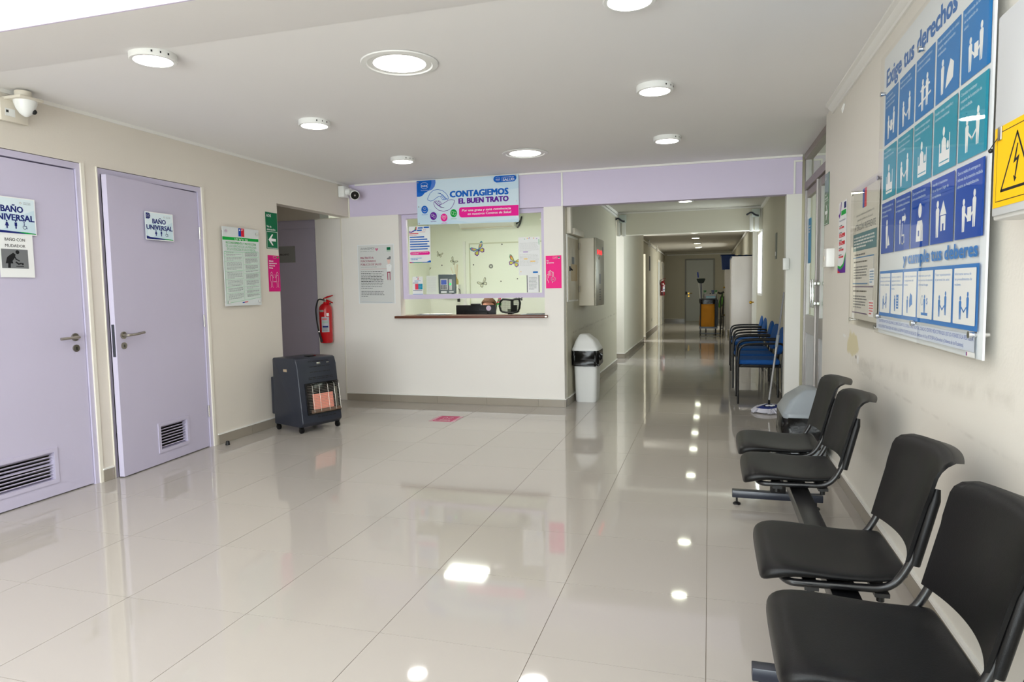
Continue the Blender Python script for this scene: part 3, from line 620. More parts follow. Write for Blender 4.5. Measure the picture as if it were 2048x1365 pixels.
# bathroom signs
def wcsign(t_loc, label, w, h, logo, par=None):
    t, S = sheetthing('bathroom_sign', label, 'sign', w, h, t_loc, 'left', IPALE, None, .002, basename='sheet')
    S.rect(.0, 0, w, h, IW); e = .006; S.rect(e, e, w-e, h-e, ink('sign_sky', (206, 226, 236)))
    S.poly([(e, h*.45), (w*.3, h*.62), (w*.62, h*.50), (w-e, h*.70), (w-e, h-e), (e, h-e)], ink('sign_cloud', (222, 236, 242)))
    S.disc(w*.2, h*.25, w*.14, ink('sign_cloud', (222, 236, 242)), h*.16)
    S.text('BAÑO', w*.49, h*.60, h*.165, INAVY, w=w*.47, bold=.035, align='c'); S.text('UNIVERSAL', w*.5, h*.375, h*.165, INAVY, w=w*.92, bold=.035, align='c')
    S.poly([(e, e), (w-e, e), (w-e, h*.05), (w*.8, h*.07), (w*.45, h*.08), (w*.15, h*.10), (e, h*.14)], INAVY)
    S.poly([(w*.55, h*.075), (w*.8, h*.07), (w-e, h*.04), (w-e, e), (w*.88, e), (w*.75, h*.04)], IGRN)
    for k, x in enumerate((.36, .55)):
        cx = w*x; b = h*.15; S.disc(cx, b+h*.205, h*.021, INAVY)
        if k == 0: S.poly([(cx-h*.018, b+h*.175), (cx-h*.055, b+h*.07), (cx-h*.02, b+h*.07), (cx-h*.016, b), (cx+h*.016, b), (cx+h*.02, b+h*.07), (cx+h*.055, b+h*.07), (cx+h*.018, b+h*.175)], INAVY)
        else: S.poly([(cx-h*.035, b+h*.175), (cx-h*.035, b+h*.08), (cx-h*.02, b+h*.08), (cx-h*.018, b), (cx+h*.018, b), (cx+h*.02, b+h*.08), (cx+h*.035, b+h*.08), (cx+h*.035, b+h*.175)], INAVY)
    cx = w*.74; b = h*.15; S.disc(cx-h*.01, b+h*.2, h*.018, INAVY); S.stroke([(cx-h*.01, b+h*.17), (cx-h*.008, b+h*.09), (cx+h*.045, b+h*.09), (cx+h*.065, b+h*.02)], h*.018, INAVY); S.arc(cx+h*.0, b+h*.06, h*.05, h*.055, 130, 350, h*.012, INAVY)
    S.disc(w*.68, h*.86, h*.028, IGREY); S.disc(w*.68, h*.86, h*.02, IW); S.text('DIRECCIÓN DE', w*.74, h*.875, h*.018, IGREY, w=w*.16); S.text('SALUD', w*.74, h*.83, h*.03, IGREY, w=w*.16)
    if logo:
        S.poly([(.008, h-.008), (.008, h-.052), (.035, h-.052), (.046, h-.044), (.050, h-.03), (.046, h-.014), (.036, h-.008)], INAVY); S.arc(.028, h-.03, .014, .012, 20, 160, .002, IW); S.arc(.028, h-.03, .014, .012, 200, 340, .002, IW); S.text('PAINE', .028, h-.033, .006, IW, w=.022, align='c')
    S.build(t)
    return t
T1 = wcsign((XL-.004, 2.985, 1.688), 'BAÑO UNIVERSAL sign on the left lilac door above a paper notice', .29, .225, False)
T2 = wcsign((XL+.05, 4.085, 1.718), 'BAÑO UNIVERSAL sign on the ajar lilac door with vent and hinges', .272, .208, True)
t, S = sheetthing('paper_notice', 'creased paper notice reading BAÑO CON MUDADOR taped on the left lilac door', 'paper', .215, .27, (XL-.007, 3.032, 1.425), 'left', IW, None, .0012)
S.text('BAÑO CON', .102, .222, .018, IBLK, w=.125, bold=.015, align='c'); S.text('MUDADOR', .102, .184, .018, IBLK, w=.125, bold=.015, align='c')
S.rect(.012, .055, .178, .172, IGREY)
S.disc(.112, .155, .012, IBLK); S.poly([(.055, .13), (.085, .15), (.1, .14), (.092, .118), (.078, .10), (.082, .085), (.035, .085), (.045, .12)], IBLK); S.poly([(.050, .085), (.048, .058), (.064, .058), (.066, .085)], IBLK)
S.stroke([(.09, .135), (.10, .112), (.12, .102)], .007, IBLK); S.stroke([(.10, .093), (.115, .082), (.13, .086)], .009, IBLK); S.disc(.140, .083, .007, IBLK); S.stroke([(.10, .068), (.145, .068)], .004, IBLK); S.build(t)
# MALTRATO poster
zm = ((92, 115), (872, 85), (130, 1290))
t, S = sheetthing('poster', 'white wall poster headed MALTRATO A FUNCIONARIOS PÚBLICOS DE SALUD left of the reception window', 'poster', .475, .69, (-3.978, YR-.004, 1.159), 'back', IW, zm, .002)
S.poly([(108, 130), (858, 100), (888, 1255), (148, 1278)], ILG)
S.text('AVANCEMOS', 165, 212, .025, IGREY, w=.182, bold=.01); S.text('por trabajos sin violencia', 165, 250, .009, IGREY, w=.18)
S.poly(heart(510, 198, 34), ink('rose', (206, 120, 150))); S.poly([(722, 155), (800, 150), (802, 205), (724, 210)], IDG); S.poly([(722, 210), (802, 205), (803, 238), (724, 242)], ink('greenpale', (180, 200, 184)))
S.text('MALTRATO A', 168, 395, .024, IWINE, w=.168, bold=.03); S.text('FUNCIONARIOS', 172, 458, .024, IWINE, w=.195, bold=.012); S.text('PÚBLICOS DE SALUD', 172, 525, .024, IWINE, w=.268, bold=.012)
S.text('Artículo N°25, de la ley N°20.584', 175, 565, .009, IGREY, w=.205); S.stroke([(172, 595), (728, 578)], .0016, IRED)
sm = lambda x, y: (x+(y-630)*.02, y-(x-180)*.02)
rd = random.Random(5)
for y, bd in [(645, 2), (680, 1), (712, 0), (745, 2), (777, 1), (808, 2), (842, 1), (876, 0), (908, 0), (942, 0), (975, 3), (1040, 0), (1072, 0), (1104, 0), (1138, 4)]:
    end = {3: 420, 4: 320}.get(bd, rd.randint(610, 665)); x = 175; yy = S.lay()
    while x < end:
        xe = min(x+rd.uniform(18, 60), end); dark = (bd == 1 and x < 360) or (bd == 2 and x > 380); S.poly([sm(x, y-6), sm(xe, y-6), sm(xe, y+6), sm(x, y+6)], IBLK if dark else IGREY, yy); x = xe+9
S.stroke([(185, 1252), (845, 1243)], .002, ink('steelblue', (130, 160, 190)))
S.disc(768, 378, 40, IGREY, 22); S.disc(790, 352, 22, IGREY, 22); S.poly([(728, 395), (800, 392), (795, 455), (755, 495), (735, 440)], ink('skin_print', (232, 200, 190))); S.poly([(715, 505), (755, 488), (800, 488), (830, 515), (815, 625), (730, 630)], IW); S.disc(778, 522, 5, IGREY)
S.stroke([(750, 795), (742, 650), (792, 645), (795, 795)], .009, IWINE); S.build(t)
# pink no apoyarse
zp = ((105, 190), (600, 178), (118, 1233))
t, S = sheetthing('no_leaning_sign', 'small bright pink sticker reading No apoyarse with a hand outline right of the window', 'sign', .172, .352, (-1.702, YR-.004, 1.304), 'back', ink('hotpink', (255, 44, 142)), zp, .002)
S.text('No', 135, 372, .015, IW, w=.025, bold=.03); S.text('apoyarse', 138, 435, .015, IW, w=.078, bold=.03); S.rect(497, 220, 555, 262, ink('seagreen', (40, 160, 120))); S.rect(497, 262, 555, 280, IW); S.stroke([(335, 225), (465, 222), (465, 285), (335, 288)], .0012, IW, True); S.stroke([(355, 260), (410, 255), (450, 230)], .002, IW)
S.stroke([(205, 1060), (195, 1010), (155, 950), (145, 800), (170, 785), (190, 800), (190, 900)], .0036, IW); S.stroke([(190, 800), (185, 700), (215, 685), (230, 700), (228, 830)], .0036, IW); S.stroke([(228, 690), (245, 650), (270, 680), (270, 830)], .0036, IW); S.stroke([(270, 690), (300, 680), (318, 720), (315, 850)], .0036, IW); S.stroke([(318, 715), (345, 710), (355, 760), (350, 850)], .0036, IW); S.arc(350, 935, 70, 72, 0, 360, .004, IW, 24); S.stroke([(310, 938), (388, 935)], .004, IW); S.stroke([(325, 1010), (318, 1060)], .0036, IW); S.build(t)
# ARCHIVO plate
t, S = sheetthing('door_plate', 'grey plate reading ARCHIVO on the lilac door in the passage', 'sign', .25, .205, (-5.22, 7.365, 1.68), 'back', mat('plate_grey', (150, 152, 152), .4), None, .004, basename='plate')
S.text('ARCHIVO', .028, .09, .024, IBLK, w=.135, bold=.02); S.build(t); standoffs(t, [(.235, .19), (.235, .015)], .004, .006, 'screw')
# floor sticker
t = thing('floor_sticker', 'pink square distance sticker with striped ends on the floor before the reception', 'sticker', (-2.685, 6.14, .0006), rot=(-PI/2, 0, 0))
mb = MB(); mb.box(0, .27, -.0005, .0005, 0, .28); obj('sheet', mb, ink('sticker_pink', (206, 80, 122)), t, smooth=False)
S = Sheet(.27, .28)
for k in range(7):
    for x in (.0, .235): S.poly([(x, .01+k*.04), (x+.035, .01+k*.04), (x+.035, .028+k*.04), (x, .028+k*.04)], IW)
S.arc(.11, .17, .02, .045, 0, 360, .004, IW); S.arc(.17, .17, .018, .045, 20, 340, .004, IW); S.text('MANTENGA', .14, .075, .02, IW, w=.11, bold=.02, align='c'); S.text('SU DISTANCIA', .13, .03, .026, IW, w=.17, bold=.03, align='c'); S.build(t)
# ------------------------------------------------------------------ big rights poster on the right wall (local x = 3.61 - Y)
t, S = sheetthing('rights_poster', 'very large acrylic wall poster headed Exige tus derechos, blue pictogram squares in three rows', 'poster', 1.296, 1.283, (.785, 3.61, 1.065), 'right', ink('poster_white', (226, 230, 232)), None, .006, basename='panel')
S.text('Exige tus derechos', .050, 1.140, .076, ink('title_blue', (30, 106, 180)), w=.925, bold=.038)
cols = [(.036, .259), (.282, .508), (.528, .760), (.781, 1.021), (1.040, 1.281)]
rows = [(.873, 1.107, ICYA), (.623, .857, ITEAL), (.373, .606, IROY)]
def duo(S, x, z, s, m, pale):
    figure(S, x-.045*s, z, .105*s, m, .045*s, 1); figure(S, x+.045*s, z+.01*s, .115*s, m, .045*s, 1)
    S.stroke([(x-.03*s, z+.055*s), (x, z+.035*s), (x+.03*s, z+.055*s)], .008*s, m)
caps = [[('Tener información', 'oportuna y comprensible', 'de su estado de salud.'), ('Recibir un trato digno,', 'respetando su privacidad.'), ('Ser llamado por su nombre y', 'atendido con amabilidad.'), ('Recibir una atención de calidad', 'y segura, según protocolos', 'establecidos.'), ('Ser informado de los costos', 'de su atención de', 'salud.')],
 [('No ser grabado ni', 'fotografiado sin permiso.'), ('Que su información médica', 'no se entregue a personas', 'no relacionadas.'), ('Aceptar o rechazar cualquier', 'tratamiento y pedir el alta', 'voluntaria.'), ('Recibir visitas, compañía y', 'asistencia espiritual.'), ('Consultar o reclamar', 'respecto de la atención de', 'salud recibida.')],
 [('Ser incluido en estudios de', 'investigación científica', 'si lo autoriza.'), ('Donde sea pertinente, se cuente', 'con señalética y facilitadores', 'en lengua originaria.'), ('Que el personal de salud', 'porte una identificación.'), ('Inscribir el nacimiento', 'de su hijo en el lugar de', 'su residencia.'), ('Que su médico le entregue un', 'informe de la atención recibida', 'durante su hospitalización.')]]
for r, (z0, z1, m_) in enumerate(rows):
    for c_, (x0, x1) in enumerate(cols):
        S.rect(x0, z0, x1, z1, m_)
        for k, ln in enumerate(caps[r][c_]): S.text(ln, x0+.012, z1-.024-.021*k, .0105, IPALE, w=min(len(ln)*.0068, x1-x0-.024), bold=.008)
        cx = (x0+x1)/2; zb = z0+.022; W_ = IW
        k = r*5+c_
        if k in (0, 1, 4, 6, 9, 14): duo(S, cx, zb, 1, W_, m_); (S.rect(cx-.012, zb+.03, cx+.022, zb+.075, W_) if k in (0, 4, 14) else None)
        elif k == 2: figure(S, cx-.025, zb, .12, W_, .05, 1); figure(S, cx+.03, zb+.01, .12, W_, .05, 1); S.stroke([(cx-.07, zb+.03), (cx+.075, zb+.05)], .008, W_); S.stroke([(cx-.05, zb+.08), (cx+.06, zb+.085)], .008, W_)
        elif k == 3: figure(S, cx-.05, zb, .12, W_, .05, 1); S.poly([(cx-.015, zb+.01), (cx+.06, zb+.03), (cx+.065, zb+.08), (cx+.03, zb+.10), (cx+.0, zb+.06)], W_)
        elif k in (5, 7, 8):
            S.rect(cx-.055, zb, cx+.055, zb+.045, W_); S.rect(cx-.055, zb, cx-.047, zb+.08, W_); S.rect(cx+.047, zb, cx+.055, zb+.10, W_); S.disc(cx-.01, zb+.115, .012, W_, .016); S.poly([(cx-.03, zb+.045), (cx-.03, zb+.085), (cx-.01, zb+.098), (cx+.015, zb+.085), (cx+.02, zb+.045)], W_); S.rect(cx-.048, zb+.010, cx+.048, zb+.014, m_)
            if k != 5: S.disc(cx+.035, zb+.062, .010, W_, .014)
        elif k == 10: figure(S, cx-.01, zb, .13, W_, .055, 1); S.poly([(cx+.005, zb+.01), (cx+.045, zb+.012), (cx+.02, zb+.06)], W_)
        elif k == 11: S.disc(cx-.035, zb+.10, .010, W_); S.stroke([(cx-.035, zb+.085), (cx-.03, zb+.01)], .012, W_); S.stroke([(cx, zb+.09), (cx, zb+.04), (cx+.03, zb+.04), (cx+.035, zb+.01)], .007, W_); S.arc(cx+.01, zb+.03, .024, .026, 150, 380, .005, W_); S.poly([(cx-.005, zb+.1), (cx+.035, zb+.1), (cx+.035, zb+.088), (cx+.055, zb+.11), (cx+.035, zb+.132), (cx+.035, zb+.12), (cx-.005, zb+.12)], W_)
        elif k == 12: S.disc(cx, zb+.118, .022, W_, .028); S.poly([(cx-.045, zb), (cx-.040, zb+.06), (cx-.028, zb+.08), (cx+.028, zb+.08), (cx+.040, zb+.06), (cx+.045, zb)], W_); S.rect(cx-.02, zb+.02, cx-.004, zb+.042, m_); S.stroke([(cx+.024, zb), (cx+.024, zb+.04)], .003, m_)
        elif k == 13: figure(S, cx-.045, zb, .13, W_, .055, 1); S.poly([(cx-.02, zb+.075), (cx+.015, zb+.125), (cx+.05, zb+.075)], W_); S.poly([(cx-.01, zb+.02), (cx-.01, zb+.072), (cx+.042, zb+.072), (cx+.042, zb+.02), (cx+.024, zb+.02), (cx+.024, zb+.045), (cx+.008, zb+.045), (cx+.008, zb+.02)], W_)
S.text('y cumple tus deberes', .430, .314, .047, IMID, w=.815, bold=.04)
S.rect(.037, .084, 1.267, .292, IMID)
bx = [(.045, .229), (.249, .432), (.451, .633), (.651, .833), (.853, 1.036), (1.056, 1.250)]
dut = [('Entregar información veraz', 'acerca de su enfermedad,', 'dirección e identidad.'), ('Conocer y cumplir el', 'reglamento interno y', 'resguardar la información', 'médica.'), ('Cuidar las instalaciones', 'y equipamiento del', 'recinto.'), ('Informarse acerca de', 'los horarios de atención', 'y formas de pago.'), ('Tratar respetuosamente', 'al personal de salud.'), ('Informarse acerca de', 'los procedimientos de', 'reclamo.')]
for i, (x0, x1) in enumerate(bx):
    S.rrect(x0, .100, x1, .280, .004, IW)
    for k, ln in enumerate(dut[i]): S.text(ln, x0+.008, .258-.017*k, .0085, IMID, w=min(len(ln)*.0072, x1-x0-.012), bold=.01)
    cx = (x0+x1)/2
    if i in (0, 4, 5): duo(S, cx, .115, .72 if i else .6, IMID, IW)
    elif i == 1: figure(S, cx-.025, .113, .07, IMID, .035, 1); S.rect(cx, .125, cx+.035, .185, IMID); [S.stroke([(cx+.006, .135+.012*q), (cx+.029, .135+.012*q)], .003, IW) for q in range(4)]
    elif i == 2: figure(S, cx-.03, .112, .07, IMID, .032, 1); S.poly([(cx, .135), (cx+.04, .15), (cx+.035, .185), (cx+.01, .195), (cx-.002, .165)], IMID)
    elif i == 3: figure(S, cx, .115, .075, IMID, .032, 1); S.rect(cx-.04, .112, cx+.04, .122, IMID); S.arc(cx-.03, .168, .014, .018, 0, 360, .002, IMID); S.text('$', cx+.022, .155, .024, IMID, bold=.02)
S.rect(.0, .020, 1.255, .073, ink('poster_pale', (210, 218, 232)))
S.text('TODA PERSONA PODRÁ RECLAMAR SUS DERECHOS ANTE EL CONSULTORIO, HOSPITAL, CLÍNICA O CENTRO MÉDICO PRIVADO QUE LO ATIENDE. SI LA RESPUESTA', .045, .054, .0135, ink('poster_text', (46, 84, 176)), w=1.20, bold=.01)
S.text('NO ES SATISFACTORIA PODRÁ RECURRIR A LA SUPERINTENDENCIA DE SALUD. (Extracto de la Ley N°20.584 de Derechos y Deberes de los Pacientes).', .045, .029, .0135, ink('poster_text', (46, 84, 176)), w=1.12, bold=.005)
S.rect(1.185, -.0 +.003, 1.262, .019, IW); S.rect(1.187, .005, 1.193, .017, IROY); S.rect(1.193, .005, 1.198, .017, IRED)
S.build(t)
mb = MB(); mb.box(0, 1.296, -.016, -.011, 0, 1.283); obj('cover_sheet', mb, ACRY, t, smooth=False)
standoffs(t, [(.037, 1.113), (.626, 1.125), (.040, .080), (.625, .077), (1.245, .074), (1.245, 1.113)], .045, .010)
for o in t.children:
    if o.name.startswith('standoff'): o.location.y = -.012
# second acrylic poster
t, S = sheetthing('priority_poster', 'narrow acrylic poster on steel standoffs reading ATENCIÓN PREFERENTE, left of the giant blue one', 'poster', .60, .70, (.790, 4.285, 1.105), 'right', ink('poster_cream', (214, 210, 198)), None, .003, basename='sheet')
S.rect(.24, .60, .285, .70, IROY); S.rect(.285, .60, .335, .70, IRED)
S.text('Ley que establece el derecho a la', .30, .565, .012, IGREY, w=.42, align='c'); S.text('atención preferente de salud', .30, .538, .012, IGREY, w=.36, align='c'); S.text('ATENCIÓN PREFERENTE', .30, .487, .034, IGREY, w=.50, bold=.01, align='c')
S.rect(.02, .375, .58, .47, ink('slate_teal', (84, 130, 138))); S.lines(.04, .55, .455, .388, 4, ILG, seed=4)
S.lines(.06, .5, .362, .345, 1, IGREY, seed=5)
for z0, z1, m_, sd in ((.195, .338, ink('steel_blue', (86, 140, 184)), 7), (.035, .178, ink('plum', (100, 80, 120)), 9)):
    S.rect(.03, z0, .53, z1, ink('poster_cream2', (222, 219, 210))); S.stroke([(.03, z1), (.53, z1)], .006, m_); S.stroke([(.03, z0), (.40, z0)], .006, m_); S.stroke([(.03, z0), (.03, z1)], .002, m_); S.stroke([(.53, z0), (.53, z1)], .002, m_)
    S.lines(.05, .42, z1-.016, z1-.032, 1, IBLK, seed=sd, last=.9); S.lines(.05, .40, z1-.045, z1-.12, 5, IGREY, seed=sd+1)
    S.rect(.44, z0-.01, .55, z0+.075, IW); S.lines(.45, .54, z0+.068, z0+.0, 5, m_ if sd == 7 else IRED, seed=sd+2)
S.rect(.02, .0, .09, .03, IW); S.build(t)
mb = MB(); mb.box(-.02, .625, -.010, -.005, -.035, .73); obj('cover_sheet', mb, ACRY, t, smooth=False)
mb = MB(); mb.box(-.02, .625, .006, .010, -.035, .73); obj('backing_sheet', mb, ACRY, t, smooth=False)
standoffs(t, [(.0, .705), (.605, .705), (.0, -.01), (.605, -.02)], .040, .010)
# flyer
t, S = sheetthing('flyer', 'narrow printed flyer with red blocks and curved coloured foot between intercom and acrylic poster', 'flyer', .265, .46, (.827, 4.965, 1.372), 'right', IW, None, .001)
S.rect(.18, .41, .25, .45, INAVY); S.rect(.09, .372, .25, .402, IGRN); S.disc(.05, .42, .03, ink('flyer_pale', (226, 214, 222)), .03); S.poly([(.0, .38), (.03, .355), (.07, .39), (.10, .46), (.08, .46), (.06, .40)], IPUR); S.text('Prevención del suicidio', .03, .335, .012, INAVY, w=.21)
for z, n in ((.30, 1), (.255, 2), (.205, 2), (.155, 1), (.11, 1)):
    S.rect(.03, z+.004, .13, z+.010, IGREY); S.rect(.03, z-.012*n, .19+(.04 if n == 2 else 0), z, IRED); S.lines(.04, .2, z-.012*n+.002, z-.002, n, IW, seed=int(z*100), fill=.3)
S.poly([(.0, .0), (.265, 0), (.265, .10), (.20, .04), (.10, .02), (.0, .035)], IPUR); S.poly([(.0, .035), (.10, .02), (.20, .04), (.265, .10), (.265, .13), (.19, .06), (.10, .04), (0, .05)], IGRN); S.poly([(0, 0), (.10, 0), (0, .02)], IRED); S.build(t)
# green evacuation sign right
t, S = sheetthing('evacuation_sign', 'green evacuation sign with arrow pointing right at the end of the right wall', 'sign', .185, .375, (.826, 5.56, 1.735), 'right', mat('ink_green_gloss', (30, 110, 70), .15), None, .003, basename='panel')
S.text('ACHS', .02, .33, .024, IW, w=.06, bold=.03); S.text('Vía de', .02, .215, .018, IW, w=.07, bold=.03); S.text('evacuación', .02, .188, .018, IW, w=.13, bold=.03); S.stroke([(.008, .008), (.177, .008), (.177, .175), (.008, .175)], .003, IW, True)
S.poly([(.155, .09), (.10, .145), (.081, .145), (.112, .103), (.04, .103), (.04, .077), (.112, .077), (.081, .035), (.10, .035)], IW); S.build(t)
# exit sticker on transom + stickers on door glass
t, S = sheetthing('exit_sticker', 'green and white arrow sticker on the glass above the right doors', 'sticker', .16, .20, (.906, 5.78, 2.28), 'right', IW, None, .001); S.rect(.01, .09, .15, .19, IDG); S.poly([(.14, .14), (.10, .175), (.085, .175), (.105, .148), (.03, .148), (.03, .132), (.105, .132), (.085, .105), (.10, .105)], IW); S.lines(.02, .14, .07, .02, 3, IGREY, seed=2); S.build(t)
t, S = sheetthing('blue_door_notice', 'tall plain blue notice stuck inside the aluminium door glass', 'notice', .16, .42, (.906, 7.01, 1.50), 'right', ink('notice_blue', (70, 150, 200)), None, .001); S.lines(.03, .13, .36, .28, 3, IW, seed=4); S.build(t)
t, S = sheetthing('list_notice', 'tall white list notice with green rows on the aluminium door glass', 'notice', .20, .50, (.906, 6.56, 1.44), 'right', IW, None, .001)
S.disc(.03, .45, .02, IPUR); S.rect(.11, .44, .19, .48, IBLUE); S.rect(.10, .41, .18, .435, IGRN)
for k in range(7): S.rect(.02+.03*(k % 2), .36-.038*k, .17, .375-.038*k, ink('lime', (140, 190, 110)) if k else IRED)
S.rect(.02, .035, .18, .095, ink('salmon', (214, 110, 110))); S.build(t)
# ------------------------------------------------------------------ papers on the reception glass (behind the pane)
yg = YR+.094
def gz(name, label, cat, px4, draw, base=IW, y=yg):
    x0, z0, x1, z1 = px4
    t, S = sheetthing(name, label, cat, x1-x0, z1-z0, (x0, y, z0), 'back', base, None, .001); draw(S, x1-x0, z1-z0); S.build(t); return t
def fl(S, w, h):
    S.poly([(.0, h*.87), (w*.12, h*.86), (w*.25, h*.90), (w*.35, h*.93), (w*.30, h*.88), (w*.13, h*.83), (.0, h*.84)], IPUR); S.poly([(w*.26, h*.90), (w*.36, h*.93), (w*.36, h*.88), (w*.2, h*.87)], IBLUE)
    S.poly([(w*.26, h*.90), (w*.31, h*.985), (w*.34, h*.985), (w*.30, h*.90)], IGRN); S.poly([(w*.31, h*.90), (w*.34, h*.985), (w*.37, h*.985), (w*.36, h*.91)], IRED)
    S.rrect(w*.42, h*.935, w*.66, h*.97, h*.015, IBLUE); S.rrect(w*.70, h*.945, w*.95, h*.98, h*.015, IBLUE); S.rrect(w*.38, h*.87, w*.62, h*.91, h*.018, IBLUE); S.lines(w*.5, w*.95, h*.85, h*.83, 1, IRED, seed=1); S.text('N°5', w*.68, h*.88, h*.03, IRED, w=w*.12, slant=.2)
    S.rrect(w*.02, h*.79, w*.45, h*.815, h*.01, IRED); S.lines(w*.02, w*.58, h*.765, h*.745, 1, IRED, seed=2)
    for k, (z, e) in enumerate(((.69, .72), (.625, .86), (.565, .95), (.495, .86), (.43, .96), (.36, .87))): S.rrect(w*.04, h*z, w*e, h*(z+.032), h*.012, IBLUE); S.lines(w*.07, w*(e-.15), h*(z+.008), h*(z+.024), 1, ILB, seed=k)
    S.rrect(w*.04, h*.215, w*.96, h*.305, h*.04, IPINK); S.lines(w*.09, w*.92, h*.29, h*.235, 2, IW, seed=9, fill=.3, last=.4)
    S.lines(w*.05, w*.62, h*.15, h*.07, 2, ILB, seed=10); S.poly([(0, 0), (w, .0), (w, h*.05), (w*.95, h*.06), (w*.8, h*.02), (w*.2, h*.02), (0, h*.03)], IBLUE); S.poly([(0, 0), (w*.2, 0), (w*.05, h*.02), (0, h*.03)], IRED); S.rect(w*.2, 0, w*.6, h*.012, IGRN)
gz('health_flyer', 'white flyer with blue bars and pink box stuck on the reception glass, upper left', 'flyer', (-3.355, 1.625, -3.087, 2.045), fl)
def f2(S, w, h):
    S.rect(w*.35, h*.96, w*.5, h*.985, IROY); S.rect(w*.5, h*.96, w*.65, h*.985, IRED); S.poly(heart(w*.55, h*.87, w*.07), IRED); S.lines(w*.2, w*.8, h*.8, h*.7, 3, ILB, seed=3); S.rect(w*.02, h*.63, w*.55, h*.655, INAVY); S.rect(w*.24, h*.28, w*.55, h*.6, ink('coral', (232, 70, 96))); S.rect(w*.55, h*.28, w*.96, h*.6, ITEAL); S.lines(w*.6, w*.9, h*.56, h*.32, 4, ILB, seed=5); S.rect(w*.04, h*.21, w*.93, h*.235, INAVY); S.rect(0, 0, w, h*.03, ILB)
gz('small_info_sheet', 'small information sheet with red and blue table at lower left of the glass', 'paper', (-3.326, 1.258, -3.196, 1.465), f2)
gz('typed_letter', 'faint typed letter beside the grey fingerprint terminal', 'paper', (-3.152, 1.262, -3.01, 1.472), lambda S, w, h: (S.lines(w*.1, w*.9, h*.92, h*.08, 14, ILG, seed=3),), ink('paper_pale', (226, 232, 220)))
def f3(S, w, h):
    S.lines(w*.06, w*.96, h*.86, h*.62, 9, ILG, seed=8, fill=.35); S.lines(w*.06, w*.96, h*.56, h*.24, 9, ILG, seed=9, fill=.35)
    S.rect(w*.22, h*.60, w*.44, h*.625, ink('lav', (190, 160, 214))); S.rect(w*.25, h*.42, w*.42, h*.44, IYEL); S.rect(w*.55, h*.355, w*.78, h*.375, IYEL); S.rrect(w*.66, h*.055, w*.90, h*.10, h*.02, IMID)
    for x, z, m_ in ((.52, .975, IRED), (.50, .965, ILB), (.72, .965, ink('orange', (230, 140, 40))), (.42, .965, IYEL), (.3, .95, ISOFT), (.86, .95, ink('lav', (190, 160, 214)))): S.disc(w*x, h*z, w*.02, m_)
    S.stroke([(w*.955, h*.93), (w*.965, h*.80)], .006, ISOFT); S.disc(w*.1, h*.1, w*.03, ink('peach', (240, 220, 170)))
gz('handwritten_rules', 'white sheet with highlighted lines taped at the right of the reception glass', 'paper', (-2.035, 1.452, -1.79, 1.873), f3)
t = gz('clipboard_sheet', 'typed page in a dark-edged holder at lower right of the reception glass', 'paper', (-1.945, 1.262, -1.80, 1.452), lambda S, w, h: (S.rect(0, 0, w*.06, h, GRIM), S.rect(w*.94, 0, w, h, GRIM), S.lines(w*.18, w*.85, h*.9, h*.15, 10, IGREY, seed=4, fill=.3)))
# ================================================================== OFFICE
t = thing('fingerprint_terminal', 'dark grey attendance terminal with keypad and green-lit fingerprint reader behind the glass', 'terminal', (-3.005, YR+.10, 1.262))
mb = MB(); mb.box(0, .21, 0, .035, 0, .222); obj('case', mb, mat('terminal_grey', (84, 96, 98), .4), t, bev=.006)
mb = MB(); mb.box(.026, .118, -.006, .001, .045, .172); obj('keypad_frame', mb, mat('silver_plastic', (206, 206, 200), .35), t, bev=.004)
mb = MB(); mb.box(.038, .104, -.008, -.0055, .105, .158); obj('screen', mb, mat('lcd', (70, 90, 160), .2, emit=.25), t, smooth=False)
for i in range(4):
    for j in range(4): mb = MB(); mb.box(.035+i*.019, .048+i*.019, -.010, -.006, .052+j*.012, .060+j*.012); obj('key', mb, GRIM, t, smooth=False)
mb = MB(); mb.box(.132, .17, -.008, .001, .04, .165); rd_ = obj('fingerprint_reader', mb, mat('silver_plastic', (206, 206, 200)), t, bev=.004)
mb = MB(); mb.sphere((.151, -.008, .108), .012, None, 1, .3, 1.1); obj('sensor', mb, mat('green_led', (30, 200, 90), .3, emit=1.2), rd_)
mb = MB(); mb.box(.032, .102, -.003, .001, .008, .030); mb.box(.132, .188, -.003, .001, .012, .028); obj('sticker', mb, IW, t, smooth=False)
# monitor on desk
t = thing('desk', 'office desk behind the reception wall', 'desk', (-2.6, 7.75, 0))
mb = MB(); mb.box(-.85, .85, -.33, .33, .71, .74); obj('desk_top', mb, WOOD, t, bev=.003)
for x in (-.83, .79):
    mb = MB(); mb.box(x, x+.04, -.3, .3, 0, .71); obj('side_panel', mb, WOOD, t, smooth=False)
t = thing('monitor', 'black computer monitor seen from behind over the counter, pink round sticker on its back', 'monitor', (-2.682, 7.62, .74))
mb = MB(); mb.box(-.25, .25, -.012, .022, .07, .378); obj('screen_housing', mb, BLK, t, bev=.006)
mb = MB(); mb.box(-.16, .16, -.03, -.01, .11, .30); obj('back_cover', mb, BLK, t, bev=.008)
mb = MB(); mb.box(-.06, .06, -.02, .02, .372, .394); obj('webcam', mb, BLK, t, bev=.004)
mb = MB(); mb.box(-.03, .03, -.03, -.005, .01, .2); mb.box(-.11, .11, -.1, .1, 0, .012); obj('stand', mb, BLK, t)
mb = MB(); mb.lathe([(.031, 0), (.031, .0015), (.0001, .0015)], 24, None, Matrix.Translation((.165, -.012, .34)) @ Matrix.Rotation(PI/2, 4, 'X')); s_ = obj('sticker', mb, ink('sticker_lilac', (226, 206, 224)), t); s_['label'] = 'round pale pink sticker'
